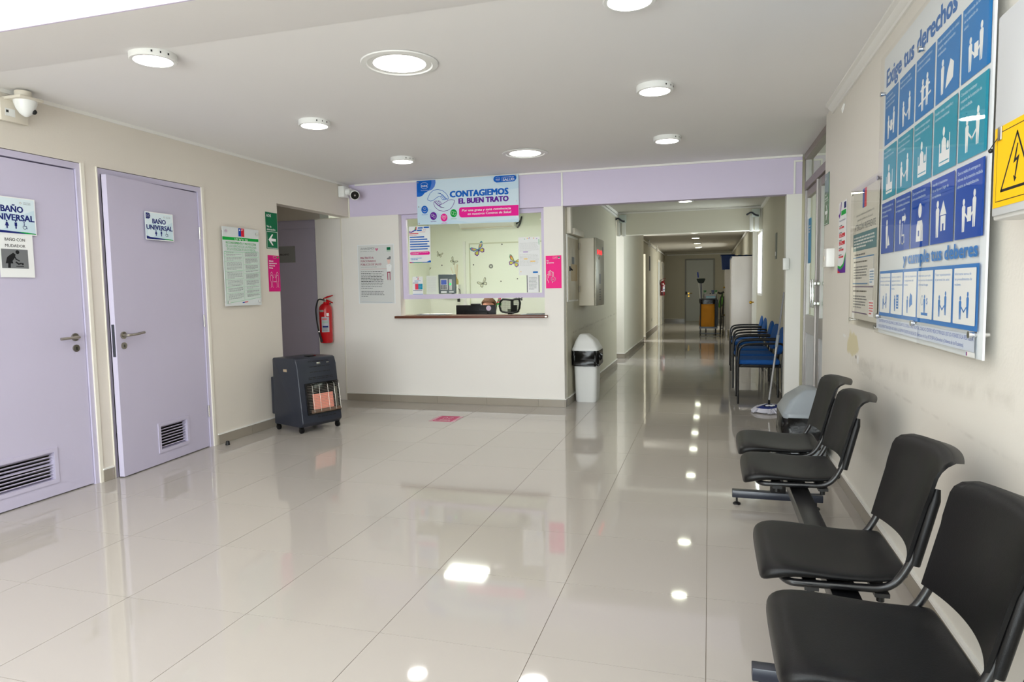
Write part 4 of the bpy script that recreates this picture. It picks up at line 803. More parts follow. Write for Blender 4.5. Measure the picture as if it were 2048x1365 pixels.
mb = MB(); mb.box(.05, .11, -.0135, -.0125, .318, .322); mb.box(.05, .054, -.0135, -.0125, .318, .336); mb.box(.07, .074, -.0135, -.0125, .318, .33); obj('emblem', mb, GRIM, t, smooth=False)
# papers on the counter
def pile(name, lb, x, y, n, w, seedn):
    t = thing(name, lb, 'papers', (x, y, 1.013)); rd = random.Random(seedn)
    for k in range(n):
        mb = MB(); T = Matrix.Translation((rd.uniform(-.06, .06), rd.uniform(-.01, .02), .0015+k*.003)) @ Matrix.Rotation(rd.uniform(-.3, .3), 4, 'Z'); mb.box(-w, w, -.07, .07, 0, .0022, None, T); obj('paper', mb, [IW, IPALE, ILG, GRIM][k % 4] if k else IW, t, smooth=False)
pile('paper_pile', 'loose stack of papers lying on the left half of the counter', -3.1, YR+.17, 5, .17, 3)
pile('paper_stack', 'thin flat papers on the right end of the counter', -1.87, YR+.13, 4, .12, 6)
# mesh office chair
t = thing('office_chair', 'black office chair with mesh back standing behind the counter', 'chair', (-2.80, 9.45, 0)); t.scale = (1.1, 1.1, 1.1)
rim = [(-.135, .0), (-.150, .06), (-.140, .12), (-.10, .155), (-.03, .150), (.04, .145), (.10, .160), (.138, .15), (.150, .10), (.140, .03), (.115, -.02), (.05, -.035), (-.06, -.03), (-.11, -.02)]
cz = .912
mb = MB(); P = [Vector((x*.95, 0, z*.95+cz-.01)) for x, z in rim]; P = P+[P[0], P[1]]
mb.tube(P, .014, 8); mb.box(.015, .05, -.008, .008, cz-.03, cz+.135); mb.box(.045, .1, -.008, .008, cz-.03, cz+.06); obj('backrest_frame', mb, BLK, t)
mb = MB()
nx = 22
for i in range(nx): x = -.13+.26*i/(nx-1); mb.box(x-.0018, x+.0018, -.002, .002, cz-.03, cz+.135)
for i in range(14): z = cz-.03+.165*i/13; mb.box(-.135, .135, -.003, .001, z-.0018, z+.0018)
obj('mesh', mb, mat('mesh_grey', (92, 98, 84), .6), t, smooth=False, kind='stuff')
mb = MB(); mb.box(-.03, .03, .0, .03, .45, .92); obj('back_post', mb, BLK, t)
mb = MB(); mb.box(-.24, .24, -.46, 0, .42, .49); obj('seat', mb, BLK, t, bev=.02)
mb = MB(); mb.cyl((0, -.22, .1), (0, -.22, .42), .03); obj('gas_lift', mb, BLK, t)
for k in range(5): a = k*2*PI/5; mb = MB(); mb.tube([(0, -.22, .1), (.28*math.cos(a), -.22+.28*math.sin(a), .07)], .018, 8); mb.sphere((.28*math.cos(a), -.22+.28*math.sin(a), .028), .028); obj('leg', mb, BLK, t)
# seated person
SKIN = mat('skin', (196, 140, 116), .55); HAIR = mat('auburn_hair', (86, 54, 26), .75, bump=1.0, bscale=80); CLO = mat('blue_uniform', (52, 74, 116), .8)
def skinfig(name, joints, edges, radii, m, parent, sub=2):
    me = bpy.data.meshes.new(name); me.from_pydata(joints, edges, []); me.materials.append(m)
    o = bpy.data.objects.new(name, me); C.objects.link(o); o.parent = parent
    md = o.modifiers.new('skin', 'SKIN'); md.use_smooth_shade = True
    for i, r in enumerate(radii): me.skin_vertices[0].data[i].radius = (r, r) if not isinstance(r, tuple) else r
    me.skin_vertices[0].data[0].use_root = True
    s = o.modifiers.new('sub', 'SUBSURF'); s.levels = sub; s.render_levels = sub
    return o
t = thing('person', 'person with auburn hair sitting hidden behind the monitor, only top of head visible', 'person', (-2.79, 8.52, 0))
J = [(0, 0, .50), (0, -.01, .64), (0, -.02, .80), (0, -.03, .90), (0, -.05, .955), (0, -.07, 1.02), (-.15, -.03, .87), (-.2, -.08, .66), (-.12, -.26, .60), (.15, -.03, .87), (.2, -.08, .66), (.12, -.26, .60), (-.09, -.02, .49), (-.11, -.36, .50), (-.11, -.30, .10), (.09, -.02, .49), (.11, -.36, .50), (.11, -.30, .10), (-.11, -.38, .05), (.11, -.38, .05)]
E_ = [(0, 1), (1, 2), (2, 3), (3, 4), (4, 5), (3, 6), (6, 7), (7, 8), (3, 9), (9, 10), (10, 11), (0, 12), (12, 13), (13, 14), (0, 15), (15, 16), (16, 17), (14, 18), (17, 19)]
Rr = [(.15, .11), (.13, .095), (.14, .10), (.09, .075), .048, .045, .055, .042, .028, .055, .042, .028, .085, .065, .04, .085, .065, .04, .035, .035]
body = skinfig('body', J, E_, Rr, CLO, t, 1)
def headmesh():
    mb = MB(); mb.sphere((0, 0, 0), .098, None, .80, .98, 1.16, 24, 16)
    vs = []
    for x, y, z in mb.v:
        if z < -.03: x *= .86+.14*(1+z/.12); 
        if y < -.07 and abs(x) < .016 and -.035 < z < .02: y -= .018*(1-abs(x)/.016)
        if y < -.06 and .012 < abs(x) < .045 and .005 < z < .028: y += .007
        vs.append((x, y, z))
    mb.v = vs; return mb
hc = (0, -.085, 1.075)
mb = headmesh(); hd = obj('head', mb, SKIN, t, sub=1); hd.location = hc
for s in (-1, 1):
    mb = MB(); mb.sphere((s*.031, -.082, .006), .0115, IW); mb.sphere((s*.031, -.0915, .006), .0055, HAIR); obj('eye', mb, IW, hd)
    mb = MB(); mb.sphere((s*.081, .005, -.004), .026, None, .35, .7, 1.15); obj('ear', mb, SKIN, hd)
mb = MB(); mb.sphere((0, -.085, -.055), .02, None, 1.3, .35, .35); obj('mouth', mb, mat('lips', (170, 84, 80), .5), hd)
mb = MB(); mb.sphere((0, .012, .012), .112, None, .90, 1.0, 1.08, 24, 14); mb.v = [(x+.006*math.sin(z*90+y*50), (y*1.0 if z > .062 else max(y, -.01)), z if z > -.02 else z*2.6) for x, y, z in mb.v]; obj('hair', mb, HAIR, hd)
for s in (-1, 1):
    base = Vector((s*.115, -.285, .598))
    mb = MB(); mb.sphere(base, .03, None, .9, 1.3, .45, 14, 8); pal = obj('hand', mb, SKIN, t)
    for k in range(4):
        x = base.x+(-.021+.014*k); L = (.036, .044, .042, .032)[k]
        mb.tube([(x, base.y-.03, base.z), (x, base.y-.03-L*.6, base.z+.004), (x, base.y-.03-L, base.z-.008)], [.0075, .007, .0055], 7)
    mb.tube([(base.x-s*.022, base.y+.01, base.z), (base.x-s*.038, base.y-.015, base.z-.002), (base.x-s*.036, base.y-.035, base.z-.006)], [.009, .008, .006], 7)
    bpy.data.objects.remove(pal); obj('hand', mb, SKIN, t)
# swivel stool the person sits on
t = thing('desk_stool', 'plain black swivel seat under the seated person, hidden behind the counter', 'chair', (-2.79, 8.50, 0))
mb = MB(); mb.lathe([(.0001, .36), (.19, .36), (.2, .38), (.19, .405), (.0001, .405)], 24); obj('seat', mb, BLK, t)
mb = MB(); mb.cyl((0, 0, .03), (0, 0, .36), .025); mb.lathe([(.22, 0), (.22, .015), (.04, .035), (.0001, .035)], 24); obj('base', mb, BLKM, t)
# back wall of office : wall unit, trims, butterflies
yw = 10.30
t = thing('air_conditioner', 'white split air conditioner high on the office back wall partly behind the banner', 'air conditioner', (-3.36, yw, 2.262))
mb = MB(); mb.prism([(0, .02), (0, .27), (-.17, .27), (-.20, .22), (-.20, .08), (-.16, .02), (-.06, 0)], lambda y, z: (-.45, y, z), lambda y, z: (.45, y, z)); obj('casing', mb, PLW, t, bev=.008)
mb = MB(); mb.box(-.42, .42, -.19, -.10, .010, .02); obj('flap', mb, PLOFF, t, smooth=False)
mb = MB(); mb.tube(fillet([(.45, -.05, .06), (.52, -.05, .10), (.54, -.03, .18), (.50, -.02, .05), (.46, -.02, .0)], .03), .012, 8); obj('pipe', mb, RUB, t)
t = thing('wall_conduit', 'white vertical cable trunking on the office back wall', 'conduit', (-3.80, yw, 1.08))
mb = MB(); mb.box(-.018, .018, -.022, 0, 0, 1.0); mb.box(-.03, .03, -.03, 0, -.05, 0); obj('trunking', mb, PLW, t, smooth=False)
walls('trim_9', [(-3.72, -3.705, yw-.012, yw, .2, 2.05), (-3.705, -2.0, yw-.012, yw, 2.03, 2.05)], mat('office_trim', (205, 208, 184), .6))
t = thing('wall_router', 'white wall box with a dark slot, dangling cable and blue card in the office', 'router', (-4.05, yw, 1.20))
mb = MB(); mb.box(-.02, .17, -.11, 0, .0, .19); obj('case', mb, PLW, t, bev=.006)
mb = MB(); mb.box(.01, .14, -.115, -.108, .13, .16); obj('slot', mb, RUB, t, smooth=False)
mb = MB(); mb.box(-.06, .11, -.125, -.118, .02, .11); mb.box(-.05, .05, -.127, -.1245, .085, .103, IBLUE); mb.box(.06, .11, -.127, -.1245, .02, .10, GRIM); obj('card', mb, IW, t, smooth=False)
mb = MB(); mb.tube(fillet([(.13, -.1, .13), (.19, -.1, .12), (.2, -.1, .0), (.17, -.1, -.05)], .04), .006, 6); mb.box(.15, .19, -.11, -.09, -.09, -.04); obj('cable', mb, RUB, t)
t = thing('reed_diffuser', 'small glass reed diffuser with pale sticks on top of the white wall box', 'diffuser', (-3.93, yw-.06, 1.392))
mb = MB(); mb.lathe([(.035, 0), (.038, .05), (.03, .08), (.014, .10), (.014, .12), (.012, .12)], 16); obj('bottle', mb, glassmat('amber_glass', (.86, .80, .55), .8), t)
for k, (a, b) in enumerate(((-.09, .2), (-.02, .25), (.02, .25), (.03, .24), (.01, .24))): mb = MB(); mb.tube([(0, 0, .02), (a*.9, .01*k-.02, .02+b+.06)], .0025, 5); obj('reed', mb, mat('reed', (214, 174, 120), .7), t)
def bfly(px, pz, s, rot, cols, lb, ghost=False):
    t = thing('butterfly_sticker', lb, 'sticker', (px, yw-.002, pz), rot=(0, rot, 0), group='butterfly stickers on the office wall')
    mb = MB(); 
    def wing(pts, m, y): mb.prism(pts, lambda x, z: (x*s, y, z*s), lambda x, z: (x*s, y+.0015, z*s), m)
    for d in (-1, 1):
        up = [(0, .02), (.2*d, .30), (.55*d, .62), (.80*d, .66), (.78*d, .35), (.55*d, .08), (.12*d, -.02)]; lo = [(0, 0), (.15*d, -.03), (.5*d, -.02), (.62*d, -.25), (.45*d, -.52), (.2*d, -.45), (.04*d, -.15)]
        wing(up, cols[0], -.002); wing(lo, cols[1], -.002)
        sc_ = lambda P, k, cx, cz: [((x-cx)*k+cx, (z-cz)*k+cz) for x, z in P]
        wing(sc_(up, .72, .45*d, .33), cols[2], -.003); wing(sc_(up, .38, .36*d, .25), cols[3], -.004); wing(sc_(lo, .66, .32*d, -.22), cols[3 if not ghost else 2], -.003)
    wing([(-.03, .12), (.03, .12), (.025, -.3), (-.025, -.3)], GRIM, -.005)
    obj('wings', mb, cols[0], t, smooth=False)
    return t
GH = [ink('pencil', (110, 112, 92))]*2+[ink('ghost', (222, 224, 202)), ink('ghost2', (190, 192, 168))]
CO = [ITEAL, IPUR, ink('mauve', (176, 110, 150)), ink('wing_yellow', (210, 200, 60))]
CO2 = [ink('wing_teal', (90, 150, 120)), IPUR, ink('rust', (190, 90, 60)), ink('wing_yellow', (210, 200, 60))]
sc2 = 3.15/3.35
def onwall(px, py):  # measured on the photograph at Y=10.3 (pixel -> wall position)
    v = R @ Vector(((px-1024)/1344.888, -(py-682.5)/1344.888, -1)); k = yw/v.y; return v.x*k, 1.30233707+v.z*k
for (px, py, s, r_, cc, lb, gh) in ((957, 500, .125, -.5, CO, 'large colourful butterfly sticker in the middle of the office wall', 0), (1029, 524, .115, .35, CO2, 'colourful butterfly sticker half behind the highlighted sheet', 0), (994, 607, .10, -.4, [IRED, IGRN, ink('mauve', (176, 110, 150)), IGRN], 'red and green butterfly sticker behind the mesh chair', 0),
     (879, 510, .06, .3, GH, 'black outline butterfly sticker below the banner', 1), (907, 523, .07, .7, GH, 'faint outline butterfly sticker right of the upper outline one', 1), (854, 538, .065, .5, GH, 'outline butterfly sticker above the small info sheet', 1), (966, 567, .09, -.5, GH, 'tall outline butterfly sticker above the window rail', 1), (1056, 478, .03, .2, [GRIM]*4, 'tiny black butterfly sticker at upper right', 1), (1041, 598, .05, 0, [GRIM]*4, 'dark butterfly sticker just under the window rail', 1)):
    x, z = onwall(px, py); bfly(x, z, s*(1.2 if not gh else 1.15), r_, cc, lb, gh)
x, z = onwall(982, 533); t = thing('flower_sticker', 'round black flower sticker on the office wall', 'sticker', (x, yw-.003, z))
mb = MB()
for k in range(8):
    a = k*PI/4; mb.prism([(.008*math.cos(a), .008*math.sin(a)), (.036*math.cos(a-.3), .036*math.sin(a-.3)), (.036*math.cos(a+.3), .036*math.sin(a+.3))], lambda x, z: (x, -.001, z), lambda x, z: (x, .001, z))
obj('petals', mb, IBLK, t, smooth=False)
for (px, py, lb) in ((884, 531, 'left'), (947, 530, 'middle'), (1004, 489, 'upper'), (1002, 563, 'lower'), (1035, 558, 'right')):
    x, z = onwall(px, py); t = thing('dot_sticker', 'tiny dark round dot sticker, the %s one on the office wall' % lb, 'sticker', (x, yw-.002, z)); mb = MB(); mb.lathe([(.010, 0), (.010, .002), (.0001, .002)], 10, None, Matrix.Rotation(PI/2, 4, 'X')); obj('dot', mb, IBLK, t)
# ================================================================== LOBBY OBJECTS
# gas heater
t = thing('gas_heater', 'dark charcoal portable gas heater on castors with a pink ceramic grille', 'heater', (-3.715, 5.600, 0), math.radians(69)); t.scale = (1.07, 1.12, 1)
# local: front faces -y, x right
HW = .208; zb = .055
prof = [(-.185, zb), (-.215, .09), (-.213, .12), (-.16, .62), (-.14, .685), (-.12, .692), (.17, .692), (.185, .68), (.185, zb)]
mb = MB(); mb.prism(prof, lambda y, z: (-HW, y, z), lambda y, z: (HW, y, z)); obj('body', mb, HEAT, t, bev=.012, seg=3)
mb = MB(); mb.box(-HW+.02, HW-.02, .186, .25, .14, .50); obj('rear_cover', mb, HEAT, t, bev=.01)
fy = lambda z: -.213+(z-.12)*(.053/.50)
def facebox(mb, x0, x1, z0, z1, d0, d1, m=None): mb.prism([(fy(z0)-d0, z0), (fy(z1)-d0, z1), (fy(z1)-d1, z1), (fy(z0)-d1, z0)], lambda y, z: (x0, y, z), lambda y, z: (x1, y, z), m)
mb = MB(); facebox(mb, -.155, .200, .165, .46, -.002, .016)
obj('grille_surround', mb, HBLK, t, bev=.008)
mb = MB(); facebox(mb, -.13, .185, .195, .40, .012, .018); obj('burner_recess', mb, RUB, t, smooth=False)
for k in range(3): mb = MB(); facebox(mb, -.095+k*.071, -.026+k*.071, .215, .355, .016, .024); obj('ceramic_plate', mb, mat('ceramic_plate', (232, 160, 142), .8, noise=.1, nscale=60, emit=.12, ecol=(255, 130, 100)), t, smooth=False)
mb = MB(); facebox(mb, .135, .165, .215, .40, .018, .024); obj('reflector', mb, STEEL, t, smooth=False)
mb = MB(); facebox(mb, -.12, .18, .183, .212, .016, .030, mat('reflector_bronze', (150, 120, 104), .35, metal=.7)); obj('lower_reflector', mb, STEEL, t, smooth=False)
gm = MB(); D = .034
for k in range(17):
    z = .20+k*.0145; gm.tube(fillet([(-.138, fy(z)-.012, z), (-.128, fy(z)-D, z), (.180, fy(z)-D, z), (.190, fy(z)-.012, z)], .012, 3), .0016, 5)
for x in (-.10, -.03, .06, .13, .18): gm.tube(fillet([(x, fy(.185)-.02, .185), (x, fy(.185)-D-.002, .188), (x, fy(.44)-D-.002, .44), (x, fy(.45)-.01, .452)], .012, 3), .0015, 5)
obj('wire_guard', gm, STEEL, t, kind='stuff')
sm_ = MB()
for z, x0, n in ((.655, -.09, 5), (.605, -.08, 5), (.555, -.08, 5), (.505, -.10, 6), (.490, -.10, 6)):
    for k in range(n): facebox(sm_, x0+k*.044, x0+k*.044+.034, z, z+.0055, -.001, .0014)
for k in range(5): facebox(sm_, -.05+k*.04, -.02+k*.04, .135, .142, -.001, .0016)
obj('vent_slots', sm_, RUB, t, smooth=False, kind='stuff')
mb = MB(); facebox(mb, -.005, .035, .625, .645, 0, .0018); facebox(mb, .10, .128, .632, .640, 0, .0018); obj('emblem', mb, CHROME, t, bev=.002)
mb = MB(); mb.box(-.012, .05, -.06, .0, .692, .702); mb.box(.06, .08, -.05, -.01, .692, .7, RED); obj('control_knob', mb, BLK, t, bev=.003)
mb = MB(); mb.box(-HW-.002, -HW+.001, -.02, .03, .565, .59); hg = obj('grip_slot', mb, mat('grip_tan', (176, 156, 130), .6), t, bev=.006)
for x in (-.19, .19):
    for y in (-.17, .15):
        mb = MB(); mb.cyl((x-.011, y, .026), (x+.011, y, .026), .026, n=18); mb.box(x-.016, x+.016, y-.012, y+.014, .03, .06); obj('castor', mb, BLK, t, bev=.002)
# fire extinguishers
def extinguisher(label, loc, rz, body):
    t = thing('fire_extinguisher', label, 'fire extinguisher', loc, rz)
    mb = MB(); mb.lathe([(.045, 0), (.068, .006), (.075, .025), (.076, .40), (.070, .435), (.050, .462), (.026, .475), (.022, .49), (.0001, .49)], 28); obj('cylinder', mb, body, t)
    mb = MB(); mb.cyl((0, 0, .485), (0, 0, .53), .018, n=14); mb.sphere((.01, -.02, .505), .014); obj('valve', mb, STEEL, t)
    mb = MB(); mb.tube([(-.02, 0, .53), (.03, 0, .55), (.105, 0, .568)], [.009, .010, .006], 8); mb.tube([(-.01, 0, .52), (.04, 0, .505), (.10, 0, .480)], [.010, .009, .006], 8); mb.box(.02, .055, -.006, .006, .465, .51); obj('handle', mb, RED if body is RED else REDD, t)
    mb = MB(); mb.tube(fillet([(-.015, -.01, .515), (-.075, -.03, .53), (-.105, -.045, .42), (-.075, -.075, .25), (-.045, -.085, .13)], .06, 6), .0085, 8); mb.tube([(-.045, -.085, .135), (-.008, -.085, .02)], [.011, .014], 10); obj('hose', mb, RUB, t)
    mb = MB(); mb.cyl((-.05, -.085, .145), (-.046, -.085, .135), .013, n=10); obj('hose_clip', mb, CHROME, t)
    S = MB(); r = .0768
    def patch(a0, a1, z0, z1, m, rr=r):
        n = 6
        for k in range(n):
            A = a0+(a1-a0)*k/n; B = a0+(a1-a0)*(k+1)/n
            S.add([(rr*math.cos(A), rr*math.sin(A), z0), (rr*math.cos(B), rr*math.sin(B), z0), (rr*math.cos(B), rr*math.sin(B), z1), (rr*math.cos(A), rr*math.sin(A), z1)], [(0, 1, 2, 3)], m)
    d = math.radians
    patch(d(-98), d(-30), .135, .315, ink('label_grey', (190, 192, 200))); patch(d(-92), d(-50), .28, .30, ink('label_pink', (220, 130, 130)), r+.0004); patch(d(-90), d(-40), .19, .21, INAVY, r+.0004)
    for k in range(5): patch(d(-92), d(-45), .146+k*.008, .149+k*.008, IGREY, r+.0004)
    patch(d(-92), d(-40), .245, .262, ink('label_green', (170, 196, 176)), r+.0004)
    patch(d(-122), d(-75), .375, .398, mat('foil', (200, 200, 190), .25, metal=.6)); patch(d(-52), d(-30), .325, .36, IW)
    obj('label_print', S, IW, t, smooth=False)
    mb = MB(); mb.box(-.02, .02, .0, .085, .46, .48); obj('wall_bracket', mb, BLK, t)
    return t
extinguisher('red fire extinguisher hanging left of the poster MALTRATO beside the passage', (-4.385, 7.07, .695), 0, RED)
extinguisher('dark red fire extinguisher on the far left corridor wall', (-1.49, 22.95, 1.0), math.radians(20), REDD)
# door stop
t = thing('door_stop', 'small black rubber door stop on the floor near the hinged lilac door', 'door stop', (-3.985, 4.80, 0)); mb = MB(); mb.lathe([(.019, 0), (.019, .004), (.015, .03), (.012, .034), (.0001, .034)], 16); obj('stopper', mb, RUB, t)
# dome camera, left
t = thing('dome_camera', 'white dome security camera on a wall box at the left ceiling edge', 'camera', (XL+.012, 3.16, 2.36))
mb = MB(); mb.box(0, .022, -.085, .085, 0, .13); obj('junction_box', mb, PLOFF, t, bev=.004)
mb = MB(); mb.box(.0, .15, -.06, .09, .125, .142); mb.lathe([(.045, .142), (.045, .18), (.0001, .18)], 20, None, Matrix.Translation((.085, .01, 0))); obj('bracket', mb, PLOFF, t, bev=.003)
mb = MB(); mb.lathe([(.062, .125), (.060, .11), (.050, .08), (.032, .05), (.012, .035), (.0001, .032)], 28, None, Matrix.Translation((.085, .02, 0))); dm = obj('dome', mb, PLW, t)
mb = MB(); mb.sphere((.115, .048, .066), .016); obj('lens', mb, RUB, t)
mb = MB(); mb.box(.0225, .024, -.06, .0, .03, .075); mb.box(.024, .025, -.055, -.04, .05, .065, RUB); obj('plate', mb, PLW, t, smooth=False)
# bullet camera in the corner
t = thing('bullet_camera', 'white bullet security camera with black lens in the back left corner', 'camera', (XL+.01, 6.98, 2.42)); t.scale = (1.25, 1.25, 1.25)
mb = MB(); mb.box(-.004, .055, -.05, .04, -.03, .07); obj('junction_box', mb, PLW, t, bev=.004)
mb = MB(); mb.tube([(.05, .0, .02), (.10, .0, .022)], .03, 14); mb.tube([(.09, 0, .015), (.12, -.01, .0)], .022, 12); obj('bracket', mb, PLW, t)
mb = MB(); mb.tube([(.11, .02, .008), (.165, -.05, -.022)], [.036, .044], 20); cmb = obj('housing', mb, PLW, t)
mb = MB(); mb.tube([(.163, -.047, -.021), (.169, -.0545, -.024)], .036, 20); obj('lens_cover', mb, HBLK, t)
mb = MB(); mb.tube([(.168, -.054, -.0235), (.171, -.058, -.025)], .008, 12); obj('lens', mb, CHROME, t)
# electrical box on the right wall near camera
t = thing('electrical_box', 'white electrical cabinet with a yellow high-voltage warning sign at the right photo edge', 'electrical box', (.83, 1.30, 1.462))
mb = MB(); mb.box(-.105, 0, 0, .80, 0, .528); obj('cabinet', mb, PLW, t, bev=.004)
mb = MB(); mb.box(-.112, -.105, .012, .79, .01, .52); obj('door', mb, mat('cabinet_grey_white', (222, 225, 226), .35), t, bev=.003)
mb = MB(); mb.box(-.118, -.112, .735, .755, .20, .235); obj('latch', mb, STEEL, t, bev=.002)
mb = MB(); mb.tube([(-.116, .75, .21), (-.118, .775, .198), (-.118, .798, .188)], .0012, 5); mb.sphere((-.116, .80, .184), .006); obj('seal_wire', mb, RUB, t)
S = Sheet(.30, .205)
S.rect(0, 0, .30, .205, IYEL); S.stroke([(.018, .015), (.285, .015), (.285, .19), (.018, .19)], .0022, IBLK, True); S.stroke([(.05, .04), (.22, .04), (.135, .172)], .007, IBLK, True)
S.poly([(.137, .145), (.118, .098), (.138, .104), (.128, .066), (.120, .070), (.128, .052), (.140, .062), (.134, .064), (.152, .116), (.132, .109), (.143, .143)], IBLK)
s_ = S.build(t, 'warning_sign'); s_.location = (-.1128, .782, .030); s_.rotation_euler = (0, 0, -PI/2); s_['label'] = 'yellow high-voltage warning sign'
# intercom + pillar sensor
t = thing('intercom', 'white wall intercom box with a round button on the right wall beside the flyer', 'intercom', (.83, 5.10, 1.418)); mb = MB(); mb.box(-.055, -.0, 0, .16, 0, .128); obj('case', mb, PLW, t, bev=.006)
mb = MB(); mb.tube([(-.055, .08, .062), (-.058, .08, .062)], .02, 20); obj('button', mb, PLOFF, t)
for z in (.02, .085): mb = MB(); mb.box(-.035, -.01, .16, .175, z, z+.025); obj('bracket', mb, PLW, t, smooth=False)
t = thing('call_box', 'small white box fixed to the left edge of the white column', 'switch box', (.718, YR, 1.445)); mb = MB(); mb.box(-.025, .03, -.045, .0, 0, .115); obj('case', mb, PLW, t, bev=.004)
# trunking on beam and column
t = thing('cable_trunking', 'thin white cable trunking down the lilac beam above the column', 'conduit', (.79, YR-.004, 2.18)); mb = MB(); mb.box(-.008, .008, -.012, 0, 0, .32); mb.box(.008, .07, -.012, 0, .305, .32); obj('trunking', mb, WHITE, t, smooth=False)
t = thing('wall_hook', 'small clear plastic hook high on the right wall near the cornice', 'hook', (.83, 4.86, 2.40)); mb = MB(); mb.tube([(-.003, 0, .06), (-.012, .02, .03), (-.012, .0, .0), (-.003, -.02, .05)], .003, 6); obj('hook', mb, PLW, t)
# corridor electrical panels
t = thing('flush_panel', 'old cream flush-mounted electrical panel door with black latch on the corridor wall', 'electrical panel', (-1.5, 7.26, 1.15))
mb = MB(); mb.box(0, .014, 0, .62, 0, .74); obj('frame', mb, WHITE, t, bev=.003)
mb = MB(); mb.box(.014, .022, .025, .60, .02, .71); dr = obj('door', mb, mat('aged_cream_steel', (200, 190, 168), .5, noise=.25, nscale=9), t, bev=.003)
mb = MB(); mb.box(.022, .035, .05, .09, .34, .39); mb.tube([(.035, .06, .37), (.05, .09, .35)], .008, 6); obj('latch', mb, RUB, dr)
mb = MB(); mb.box(.0225, .024, .16, .50, .23, .42, ink('kraft', (190, 168, 130))); mb.box(.0225, .024, .20, .34, .42, .50, IGREY); obj('paper_label', mb, IW, dr, smooth=False)
for z in (.10, .60): mb = MB(); mb.cyl((.03, .605, z), (.03, .605, z+.08), .009, n=8); obj('hinge', mb, STEEL, dr)
t = thing('alarm_panel', 'protruding cream metal control box with red lights on the corridor wall', 'electrical box', (-1.498, 7.98, 1.09))
mb = MB(); mb.box(0, .185, 0, .62, 0, .80); obj('cabinet', mb, mat('cream_enamel', (222, 214, 194), .4, noise=.06), t, bev=.003)
mb = MB(); mb.box(.188, .21, -.004, .625, -.004, .804); dr = obj('door', mb, mat('grey_panel', (150, 146, 128), .35, metal=.3), t, bev=.003)
for k in range(3): mb = MB(); mb.cyl((.21, .12+k*.14, .64), (.216, .12+k*.14, .64), .028, n=12); obj('indicator_light', mb, mat('red_led', (255, 30, 40), .3, emit=2.0), dr)
mb = MB(); mb.cyl((.21, .22, .57), (.216, .22, .57), .018, n=12); mb.box(.21, .212, .24, .34, .26, .38, GRIM); mb.box(.21, .212, .50, .56, .63, .72, GRIM)
for k in range(5): mb.box(.21, .213, .25, .33, .18-k*.03, .195-k*.03, GRIM)
obj('controls', mb, STEEL, dr, smooth=False)
for z in (.09, .66): mb = MB(); mb.cyl((.19, .01, z), (.19, .01, z+.05), .008, n=8); obj('hinge', mb, STEEL, dr)
t = thing('wall_trunking', 'white vertical cable trunking above the old electrical panel', 'conduit', (-1.5, 7.30, 1.90))
mb = MB(); mb.box(0, .045, 0, .10, 0, .64); mb.box(0, .03, .13, .17, .06, .64); obj('vertical_run', mb, PLOFF, t, bev=.002)
mb = MB(); mb.box(0, .06, .14, .72, .0, .07); obj('horizontal_run', mb, PLOFF, t, bev=.002)
# junction boxes and brackets at the second beam
for x, lb in ((-1.43, 'left'), (.66, 'right')):
    t = thing('cable_box', 'white junction box with grey flexible conduit at the %s end of the second beam' % lb, 'junction box', (x, 11.42, 2.20))
    mb = MB(); mb.box(-.05, .0, -.05, 0, -.05, .20); mb.box(.03, .09, -.035, 0, -.05, .18); obj('trunking', mb, PLW, t, bev=.003)
    mb = MB(); mb.box(-.02, .10, -.06, 0, .17, .30); obj('case', mb, mat('clear_box', (196, 206, 200), .3), t, bev=.004)
    mb = MB(); mb.tube(fillet([(-.10, -.06, .21), (-.03, -.08, .25), (.03, -.08, .20), (.08, -.07, .19)], .03), .014, 8); obj('flexible_conduit', mb, GRIM, t)
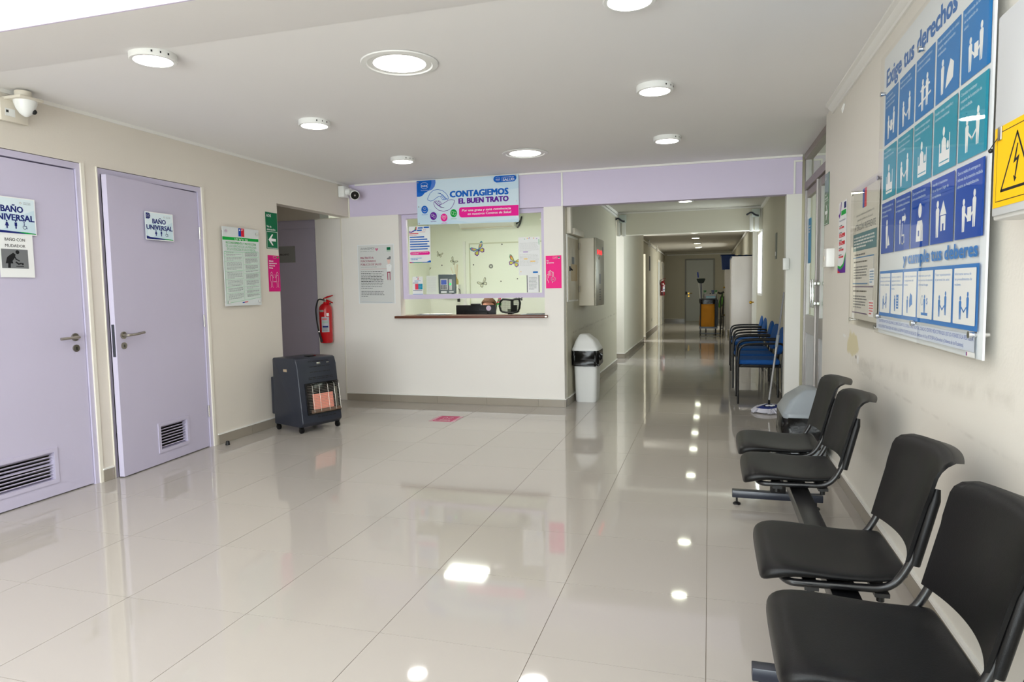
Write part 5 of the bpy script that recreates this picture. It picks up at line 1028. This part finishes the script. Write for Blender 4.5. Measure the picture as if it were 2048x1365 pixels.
# ------------------------------------------------------------------ swing bins
def bin_(label, loc, rz, pm, s=1.0, wd=.30, dp=.38, hb=.57):
    t = thing('swing_bin', label, 'bin', loc, rz)
    def rr(w, d, z, n=6, r=.05):
        pts = []
        for cx, cy, a in ((w/2-r, d/2-r, 0), (-w/2+r, d/2-r, 90), (-w/2+r, -d/2+r, 180), (w/2-r, -d/2+r, 270)):
            for k in range(n): q = math.radians(a+k*90/(n-1)); pts.append(Vector((cx+r*math.cos(q), cy+r*math.sin(q), z)))
        return pts
    mb = MB(); mb.loft([rr(wd*.80, dp*.80, 0), rr(wd*.84, dp*.84, .02), rr(wd*.97, dp*.97, hb)]); obj('body', mb, pm, t)
    rd = random.Random(3); mb = MB(); rings = []
    for k, z in enumerate((hb-.165, hb-.15, hb-.11, hb-.07, hb-.03, hb+.002)):
        ring = rr(wd*1.03+.012, dp*1.03+.012, z, 10)
        rings.append([p+Vector((p.x, p.y, 0)).normalized()*rd.uniform(-.006, .012)+Vector((0, 0, rd.uniform(-.012, .008) if k == 0 else 0)) for p in ring])
    mb.loft(rings); lb = obj('bin_liner', mb, BAG, t, ang=60)
    mb = MB(); mb.sphere((wd*.55, -dp*.2, hb-.07), .035, None, .8, 1, 1.2, 9, 6); mb.v = [(x+rd.uniform(-.006, .006), y+rd.uniform(-.006, .006), z+rd.uniform(-.008, .008)) for x, y, z in mb.v]; obj('liner_knot', mb, BAG, lb)
    lid = MB(); H = .185
    lid.loft([rr(wd*1.06, dp*1.06, hb-.004), rr(wd*1.06, dp*1.06, hb+.028), rr(wd*1.0, dp*1.0, hb+.04), [Vector((p.x*.78-wd*.02, p.y*.86, hb+.11)) for p in rr(wd, dp, 0)], [Vector((p.x*.34-wd*.10, p.y*.62, hb+H-.006)) for p in rr(wd, dp, 0)], [Vector((p.x*.26-wd*.10, p.y*.56, hb+H)) for p in rr(wd, dp, 0)]])
    ld = obj('lid', lid, pm, t, ang=50)
    # flap on the slope facing +x
    a = math.atan2(H-.045, wd*.52); T = Matrix.Translation((wd*.235, 0, hb+.108)) @ Matrix.Rotation(math.radians(46), 4, 'Y')
    mb = MB(); mb.box(-.062, .062, -dp*.27, dp*.27, -.004, .006, None, T); mb.box(.03, .045, -dp*.13, dp*.13, .006, .010, None, T); obj('flap', mb, pm, t, bev=.006, seg=3)
    return t
bin_('white swing-top bin with black liner beside the corridor corner', (-1.345, 7.66, 0), 0, WBIN, 1, .285, .34, .59)
bb = bin_('grey swing-top bin with black liner behind the far black seats', (.660, 5.20, 0), PI, GREYB, 1, .305, .44, .375)
for c_ in bb.children:
    for k_ in c_.children:
        if k_.name.startswith('liner_knot'): k_.location = (-.30, .12, 0)
# ------------------------------------------------------------------ tandem bench
bench = thing('waiting_bench', 'black beam-mounted waiting bench with five plastic seats along the right wall, one place empty', 'bench', (.40, 2.3, 0))
def superring(w, tt, n=20, p=3.2):
    out = []
    for k in range(n):
        a = 2*PI*k/n; c, s = math.cos(a), math.sin(a); out.append((math.copysign(abs(c)**(2/p), c)*w/2, math.copysign(abs(s)**(2/p), s)*tt/2))
    return out
seat_spec = [(-.245, .30, .018, -.035), (-.243, .40, .05, -.027), (-.228, .432, .066, -.016), (-.20, .445, .066, -.006), (-.15, .452, .052, .002), (-.08, .45, .040, 0), (0, .44, .034, -.004), (.06, .43, .032, -.004), (.11, .415, .030, 0), (.145, .40, .028, .005), (.162, .38, .022, .008), (.168, .34, .010, .010)]
def seatmesh():
    mb = MB(); rings = []
    for x, w_, tt, dz in seat_spec:
        ring = []
        for y, z in superring(w_, tt, 28): dish = -.014*(1-(2*y/w_)**2) if -.2 < x < .15 else 0; ring.append(Vector((x, y, z+dz+(dish if z > 0 else dish*.6))))
        rings.append(ring)
    mb.loft(rings); return mb
def backmesh():
    mb = MB(); nv, nu = 16, 16; H = .335; fr, bk = [], []
    for i in range(nv+1):
        v = i/nv; z = v*H
        e = max(0, (v-.72)/.28); w_ = (.435+.025*v)*((1-e**3.2*.5)**.5 if e > 0 else 1) if v > .5 else .43+.012*v
        r1, r2 = [], []
        for j in range(nu+1):
            u = j/nu*2-1; y = u*w_/2
            k = max(0, v-.74)/.26; x = .085*v+.040*(1-u*u)*(1-.3*k)-.022+.062*k**2.2; zz = z-.030*k**3-.012*u*u*k
            if v > .93: zz -= .012*(v-.93)/.07
            zz += (.055*(1-abs(u)) if False else 0)
            r1.append(Vector((x, y, zz+(-.0*u)))); r2.append(Vector((x+.010, y, zz)))
        fr.append(r1); bk.append(r2)
    n1 = nu+1; vs = [p for r in fr for p in r]+[p for r in bk for p in r]; off = n1*(nv+1); fs = []
    for i in range(nv):
        for j in range(nu):
            a = i*n1+j; fs.append((a, a+1, a+n1+1, a+n1)); fs.append((off+a, off+a+n1, off+a+n1+1, off+a+1))
    for i in range(nv):
        for j, fl in ((0, 0), (nu, 1)):
            a = i*n1+j; q = (a, a+n1, off+a+n1, off+a); fs.append(q if not fl else q[::-1])
    for j in range(nu):
        for i in (0, nv):
            a = i*n1+j; fs.append((a, off+a, off+a+1, a+1))
    mb.add(vs, fs); return mb
def add_seat(yc, first=None):
    y = yc-2.3
    if first is None:
        s = obj('seat', seatmesh(), BLK, bench, ang=50, sub=1); b = obj('backrest', backmesh(), BLK, bench, ang=60)
        for sd in (-1, 1):
            mb = MB(); mb.tube([(.004, sd*.206, -.010), (.018, sd*.208, .05), (.050, sd*.208, .185), (.056, sd*.203, .215)], [.0155, .0155, .0155, .010], 12); obj('sleeve', mb, BLK, b)
        mb = MB()
        path = [(.208, -.205, .665), (.168, -.205, .50), (.115, -.205, .408), (-.16, -.205, .402), (-.18, -.17, .402), (-.18, .17, .402), (-.16, .205, .402), (.115, .205, .408), (.168, .205, .50), (.208, .205, .665)]
        mb.tube(fillet(path, .06, 6), .0115, 12)
        for x in (-.10, .09): mb.box(x-.02, x+.02, -.215, .215, .385, .397)
        f = obj('seat_frame', mb, BLKM, bench)
        mb = MB()
        for x in (-.10, .09): mb.cyl((x, -.19, .385), (x, -.19, .365), .011, n=10); mb.cyl((x, .19, .385), (x, .19, .365), .011, n=10)
        bo = obj('bolt', mb, RUB, f)
        res = (s, b, f)
    else:
        res = []
        for o in first:
            c = o.copy(); C.objects.link(c); c.parent = bench; res.append(c)
            for ch in o.children: d = ch.copy(); C.objects.link(d); d.parent = c
    s, b, f = res; s.location = (0, y, .437); b.location = (.168, y, .50); f.location = (0, y, 0)
    return res
f0 = add_seat(3.935)
for y in (3.395, 2.335, 1.755, 1.19): add_seat(y, f0)
mb = MB(); mb.box(-.045, .035, .98-2.3, 4.25-2.3, .335, .383); obj('beam', mb, BLKM, bench, bev=.004)
for y in (4.14, 2.20):
    mb = MB(); mb.box(-.05, .035, y-2.3-.02, y-2.3+.02, .085, .34); lg = obj('leg', mb, BLKM, bench, bev=.003)
    mb = MB(); mb.box(-.262, .235, y-2.3-.024, y-2.3+.024, .045, .088); obj('foot_bar', mb, mat('blue_black_steel', (34, 38, 50), .3), lg, bev=.003)
    for x in (-.235, .20): mb = MB(); mb.cyl((x, y-2.3, .012), (x, y-2.3, .05), .006, n=8); mb.lathe([(.022, 0), (.022, .008), (.012, .014), (.0001, .014)], 14, None, Matrix.Translation((x, y-2.3, 0))); obj('levelling_foot', mb, RUB, lg)
mb = MB(); mb.box(-.02, .018, 2.176-2.3, 2.179-2.3, .27, .30); mb.box(-.012, .006, 2.1755-2.3, 2.1765-2.3, .278, .29, IBLK); st = obj('sticker', mb, IW, bench, smooth=False)
# ------------------------------------------------------------------ blue armchairs in the corridor
bc = thing('stacking_chair', '', 'chair', (0, 0, 0))
def cushion(x0, x1, y0, y1, z0, z1): m_ = MB(); m_.box(x0, x1, y0, y1, z0, z1); return m_
# local: faces -x ; origin at floor centre
o = obj('seat', cushion(-.235, .20, -.225, .225, .43, .485), BLUEF, bc, bev=.024, seg=4)
mb = MB(); mb.box(-.22, .19, -.20, .20, .405, .43); obj('seat_base', mb, BLK, bc, bev=.005)
mb = MB(); n = 12; ring = []
pts = []
for k in range(20):
    a = 2*PI*k/20; c, s = math.cos(a), math.sin(a); pts.append((math.copysign(abs(c)**(2/3), c)*.225, math.copysign(abs(s)**(2/3), s)*.15+.68))
tl = lambda z: .19+(z-.53)*.22
mb.prism(pts, lambda y, z: (tl(z)-.02, y, z), lambda y, z: (tl(z)+.025, y, z)); bk = obj('backrest', mb, BLUEF, bc, bev=.012, seg=3)
mb = MB(); mb.prism([(y*.96, (z-.68)*.96+.68) for y, z in pts], lambda y, z: (tl(z)+.026, y, z), lambda y, z: (tl(z)+.036, y, z)); obj('back_shell', mb, BLK, bk, bev=.004)
for sd in (-1, 1):
    mb = MB(); mb.tube([(-.235, sd*.262, 0), (-.235, sd*.262, .46)], .012, 10); obj('leg', mb, BLKM, bc)
    mb = MB(); mb.tube([(.225, sd*.245, 0), (.215, sd*.245, .44), (.235, sd*.235, .60)], .012, 10); obj('leg', mb, BLKM, bc)
    mb = MB(); mb.tube(fillet([(-.235, sd*.262, .455), (-.225, sd*.262, .645), (-.06, sd*.262, .665), (.20, sd*.25, .665), (.24, sd*.235, .64)], .11, 8), .0125, 10); obj('armrest', mb, BLKM, bc)
mb = MB(); mb.tube([(.215, -.245, .41), (.215, .245, .41)], .011, 8); mb.tube([(-.2, -.262, .415), (-.2, .262, .415)], .011, 8)
for sd in (-1, 1): mb.tube([(-.235, sd*.255, .415), (.215, sd*.245, .41)], .010, 8)
obj('frame_rails', mb, BLKM, bc)
ys = [(7.99, 'nearest blue fabric chair with black arms, beside the mop handle'), (8.68, 'second blue armchair from the mop in the corridor row'), (9.38, 'middle blue armchair of the corridor row'), (10.50, 'fourth blue armchair in the corridor row, after a gap'), (11.22, 'farthest blue armchair next to the tall locker')]
for i, (y, lb) in enumerate(ys):
    o = bc if i == 0 else copytree(bc); o.location = (.545+.02*(i > 2), y, 0); o['label'] = lb; o['group'] = 'blue armchairs along the corridor wall'; o.rotation_euler = (0, 0, (0, .05, -.03, .02, 0)[i])
# mop
t = thing('mop', 'flat mop with grey handle leaning on the column, white fringe and blue centre', 'mop', (.60, 7.36, 0))
top = Vector((.118, -.13, 1.225)); b0 = Vector((.0, -.03, .12))
mb = MB(); mid = b0.lerp(top, .56); mb.tube([b0, mid], .011, 10); obj('handle', mb, mat('mop_silver', (176, 176, 178), .3, metal=.6), t)
mb = MB(); mb.tube([mid, top], [.010, .008], 10); obj('upper_handle', mb, mat('mop_grey', (128, 128, 130), .4), t)
mb = MB(); mb.tube([mid-(top-b0)*.06, mid+(top-b0)*.05], .0145, 12); obj('coupling', mb, GREYB, t)
mb = MB(); mb.tube([Vector((0, -.02, .04)), b0], [.016, .010], 10); mb.box(-.05, .05, -.05, .02, .038, .052); obj('socket', mb, IBLK, t)
mb = MB(); T = Matrix.Translation((0, -.02, 0)) @ Matrix.Rotation(math.radians(-25), 4, 'Z'); mb.box(-.085, .085, -.15, .15, .02, .05, None, T); obj('blue_cover', mb, mat('mop_blue', (26, 48, 130), .8), t, bev=.012)
for k in range(4): mb = MB(); mb.sphere((-.02+.02*k, -.06+.03*(k % 2), .062), .013, None, 1.5, .8, .6, 8, 6); obj('white_tie', mb, IW, t)
rd = random.Random(4); mb = MB()
for k in range(150):
    a = 2*PI*k/150; rx, ry = .09, .16
    p0 = T @ Vector((rx*math.cos(a)*.8, ry*math.sin(a)*.95, .035)); L = rd.uniform(.055, .095) if abs(math.cos(a)) > .4 else .05
    d = (T.to_3x3() @ Vector((math.cos(a), math.sin(a)*.8, 0))).normalized()
    mb.tube([p0, p0+d*L*.5+Vector((0, 0, .008)), p0+d*L+Vector((0, 0, -.026))], [.007, .0085, .007], 5)
obj('fringe', mb, mat('mop_cotton', (206, 204, 214), .9), t, kind='stuff')
# lockers, crate and things on top
t = thing('locker', 'tall pale steel locker standing in the corridor behind the blue chairs', 'locker', (.40, 13.0, 0))
mb = MB(); mb.box(0, .395, 0, .9, .02, 1.83); obj('body', mb, LOCK, t, bev=.005)
mb = MB(); mb.box(-.015, 0, .02, .45, .05, 1.80); obj('door', mb, LOCK, t, bev=.002)
mb = MB(); mb.box(-.015, 0, .46, .88, .05, 1.80); obj('door', mb, LOCK, t, bev=.002)
t = thing('small_locker', 'narrower shorter steel cabinet on feet farther down the corridor', 'cabinet', (.40, 18.6, 0))
mb = MB(); mb.box(0, .39, 0, .9, .15, 1.72); obj('body', mb, LOCK, t, bev=.005)
for x, y in ((.02, .02), (.32, .02), (.02, .83), (.32, .83)): mb = MB(); mb.box(x, x+.05, y, y+.05, 0, .15); obj('leg', mb, LOCK, t, smooth=False)
for z in (.52, 1.25): mb = MB(); mb.sphere((-.02, .06, z), .025); mb.cyl((0, .06, z), (-.02, .06, z), .01, n=8); obj('knob', mb, mat('brass', (190, 150, 60)), t)
t = thing('plastic_tub', 'dark blue plastic tub on top of the shorter corridor cabinet', 'tub', (.46, 19.0, 1.72))
mb = MB(); rings = []
for (a, b, z) in ((.13, .28, 0), (.155, .33, .36), (.18, .36, .37), (.18, .36, .39)): rings.append([Vector((x*a, y*b, z)) for x, y in ((-1, -1), (1, -1), (1, 1), (-1, 1))])
mb.loft(rings); obj('tub', mb, BLUEP, t, bev=.008)
t = thing('blue_tarp', 'bright blue folded plastic sheet lying on top of the tall locker', 'sheet', (.59, 13.3, 1.83))
mb = MB(); rd = random.Random(9); nx, ny = 14, 6
vs = [(-.22+.40*i/nx, -.28+.5*j/ny, .012+.012*rd.random()+(-.055 if i < 1 else 0)) for i in range(nx+1) for j in range(ny+1)]
mb.add(vs+[(x, y, z-.010) for x, y, z in vs], [(i*(ny+1)+j, (i+1)*(ny+1)+j, (i+1)*(ny+1)+j+1, i*(ny+1)+j+1) for i in range(nx) for j in range(ny)]+[tuple(len(vs)+k for k in (i*(ny+1)+j, i*(ny+1)+j+1, (i+1)*(ny+1)+j+1, (i+1)*(ny+1)+j)) for i in range(nx) for j in range(ny)]); obj('sheet', mb, mat('tarp_blue', (14, 96, 176), .4), t)
# folded wheelchair-like frame beside the small cabinet
t = thing('folded_walker', 'black folded trolley frame with a rubber grip beside the shorter cabinet', 'walker', (.30, 18.2, 0))
mb = MB()
for x in (-.02, .05): mb.tube([(x, 0, .03), (x+.01, .02, 1.02)], .016, 8)
for z in (.2, .5, .8): mb.tube([(-.02, 0, z), (.05, 0, z)], .012, 8)
mb.tube([(-.02, .05, .05), (.06, .10, .95)], .014, 8); obj('frame', mb, BLKM, t)
mb = MB(); mb.tube([(.07, 0, 1.14), (-.02, 0, 1.10), (-.085, 0, 1.125)], [.026, .028, .026], 10); mb.tube([(.02, .01, 1.0), (.02, 0, 1.12)], .016, 8); obj('grip', mb, RUB, t)
for x in (-.02, .05): mb = MB(); mb.cyl((x-.012, 0, .045), (x+.012, 0, .045), .045, n=16); obj('wheel', mb, RUB, t)
# cleaning trolley
t = thing('cleaning_trolley', 'janitor trolley with yellow canvas bag and black liner in the corridor', 'trolley', (-.02, 18.55, 0))
mb = MB()
for x, y in ((-.20, -.02), (.18, -.02), (-.06, .62), (.20, .62)): mb.tube([(x, y, .06), (x, y, .95 if y < 0 else .90)], .016, 8)
mb.box(-.23, .24, -.04, .68, .17, .22); mb.tube([(-.23, -.03, .95), (.22, -.03, .95)], .016, 8); mb.tube([(.2, -.03, .95), (.2, .65, .95)], .016, 8); mb.tube([(-.2, .65, .95), (.2, .65, .95)], .016, 8); mb.box(-.23, .33, -.03, .0, .03, .055); mb.box(.19, .25, -.05, .6, .25, .93, BLK); obj('frame', mb, GRIM, t)
def ring4(w, d, z, bx=0, by=.10, amp=0, rd=random.Random(1)):
    out = []
    for k in range(20):
        a = 2*PI*k/20; c, s = math.cos(a), math.sin(a); out.append(Vector((math.copysign(abs(c)**.5, c)*w/2+bx+rd.uniform(-amp, amp), math.copysign(abs(s)**.5, s)*d/2+by+rd.uniform(-amp, amp), z)))
    return out
mb = MB(); mb.loft([ring4(.38, .26, .215, -.02), ring4(.41, .28, .26, -.025, .1, .006), ring4(.40, .28, .45, -.02, .1, .008), ring4(.37, .26, .70, -.01, .1, .006), ring4(.36, .25, .86, -.01)]); bg = obj('canvas_bag', mb, YEL, t, ang=70); bg['label'] = 'mustard yellow canvas bag'
mb = MB(); mb.loft([ring4(.41, .30, .82, -.01, .1, .012), ring4(.43, .31, .87, -.015, .1, .012), ring4(.44, .31, .93, -.02, .1, .006), ring4(.43, .30, .95, -.02)]); obj('bin_liner', mb, BAG, t, ang=70)
for x, y in ((-.2, 0), (.18, 0), (-.06, .62), (.2, .62)): mb = MB(); mb.cyl((x-.015, y, .04), (x+.015, y, .04), .04, n=14); obj('castor', mb, RUB, t)
mb = MB(); mb.box(-.10, .20, .25, .60, .90, .925); mb.box(-.12, .22, .22, .235, .925, 1.08); mb.box(-.12, .22, .60, .615, .925, 1.08); mb.box(-.12, -.105, .22, .6, .925, 1.08); mb.box(.205, .22, .22, .6, .925, 1.08); obj('tray', mb, mat('pale_tray', (170, 160, 158), .4), t, smooth=False)
t = thing('blue_box', 'flat pale blue carton on the front edge of the trolley tray', 'box', (.03, 18.70, .955)); mb = MB(); mb.box(-.11, .13, -.06, .06, 0, .07); obj('carton', mb, ink('carton', (150, 196, 216)), t, bev=.003); mb = MB(); mb.box(-.10, .12, -.062, -.06, .015, .03); obj('print', mb, IW, t, smooth=False)
def spray(x, y, body, trig, lb):
    t = thing('spray_bottle', lb, 'bottle', (x, y, .926), 0, 'spray bottles on the cleaning trolley')
    mb = MB(); mb.lathe([(.036, 0), (.038, .01), (.038, .12), (.018, .17), (.014, .20), (.0001, .20)], 16); obj('bottle', mb, body, t)
    mb = MB(); mb.box(-.045, .03, -.012, .012, .22, .25); mb.box(-.012, .014, -.012, .012, .195, .225); mb.tube([(-.025, 0, .22), (-.035, 0, .17)], .006, 6); obj('trigger', mb, trig, t, bev=.003)
spray(-.10, 18.95, mat('clear_plastic', (210, 226, 214), .3), mat('green_plastic', (20, 130, 60), .4), 'spray bottle with green trigger at the left of the trolley tray')
spray(.10, 19.0, mat('blue_bottle', (20, 50, 120), .3), mat('blue_trigger', (20, 50, 120), .4), 'dark blue spray bottle in the middle of the trolley tray')
spray(.18, 18.95, mat('clear_plastic', (210, 226, 214), .3), mat('green_plastic', (20, 130, 60), .4), 'spray bottle with green trigger at the right of the trolley tray')
t = thing('orange_bottle', 'small orange cleaner bottle on the trolley tray', 'bottle', (.03, 18.92, .926)); mb = MB(); mb.lathe([(.034, 0), (.036, .1), (.018, .15), (.0001, .15)], 14); obj('bottle', mb, mat('orange_plastic', (220, 140, 20), .4), t); mb = MB(); mb.lathe([(.018, .15), (.018, .175), (.0001, .175)], 12); obj('cap', mb, IBLK, t)
t = thing('green_bag', 'light green plastic bag hanging on the right of the trolley', 'bag', (.27, 18.75, .70)); mb = MB(); mb.loft([[Vector((c*.07*s+.02*q, d*.05*s, z)) for c, d in ((-1, -1), (1, -1), (1, 1), (-1, 1))] for q, (s, z) in enumerate(((.25, 0), (1, .06), (.9, .2), (.35, .36), (.15, .42)))]); obj('bag', mb, mat('lime_bag', (110, 180, 60), .4), t, sub=1)
t = thing('dust_brush', 'black round-headed broom standing upright in the trolley', 'broom', (-.19, 18.72, .2))
mb = MB(); mb.tube([(0, 0, 0), (-.02, 0, 1.18)], .013, 8); obj('handle', mb, mat('navy_stick', (30, 34, 86), .4), t)
mb = MB(); mb.loft([[Vector((x*a-.02, y*.05, z)) for x, y in ((-1, -1), (1, -1), (1, 1), (-1, 1))] for a, z in ((.05, 1.17), (.08, 1.20), (.115, 1.28), (.10, 1.30))]); obj('broom_head', mb, mat('bristle_dark', (34, 42, 40), .9), t, bev=.01)
t = thing('mop_stick', 'blue-tipped pole standing behind the broom on the trolley', 'pole', (-.17, 18.85, .2)); mb = MB(); mb.tube([(.02, 0, 0), (-.115, 0, 1.32)], .011, 8); obj('pole', mb, PLW, t); mb = MB(); mb.tube([(-.112, 0, 1.32), (-.128, 0, 1.47)], .018, 8); obj('tip', mb, mat('tip_blue', (20, 60, 170), .4), t)
# corridor details
for (x, y, z, s_, lb) in ((-1.594, 20.0, .30, 1, 'small white wall socket low on the far left corridor wall'),):
    t = thing('wall_socket', lb, 'socket', (x, y, z)); mb = MB(); mb.box(0, .008, -.06, .06, 0, .08); obj('plate', mb, PLW, t, bev=.002)
t = thing('wall_sign', 'narrow dark vertical sign on the left corridor wall', 'sign', (-1.598, 19.2, 1.75)); mb = MB(); mb.box(0, .01, -.12, .12, 0, .40); obj('plate', mb, GRIM, t, smooth=False)
t = thing('wall_sign', 'narrow dark vertical sign with a bright spot on the right corridor wall', 'sign', (.80, 9.0, 1.62)); mb = MB(); mb.box(-.01, 0, -.08, .08, 0, .32); obj('plate', mb, mat('dark_green_sign', (70, 76, 62), .3), t, smooth=False)
mb = MB(); mb.box(-.012, -.01, -.04, .04, .04, .09); obj('print', mb, IW, t, smooth=False)
for y, lb in ((18.3, 'nearer'), (21.0, 'farther')):
    t = thing('smoke_detector', 'small white device at the left corridor ceiling edge, the %s one' % lb, 'detector', (-1.53, y, 2.36)); mb = MB(); mb.box(-.03, .03, -.05, .05, 0, .1); obj('case', mb, PLW, t, bev=.006); mb = MB(); mb.cyl((0, 0, .1), (0, 0, .185), .012, n=8); obj('stem', mb, PLW, t)
print('tiles', ntile, 'objects', len(bpy.data.objects))
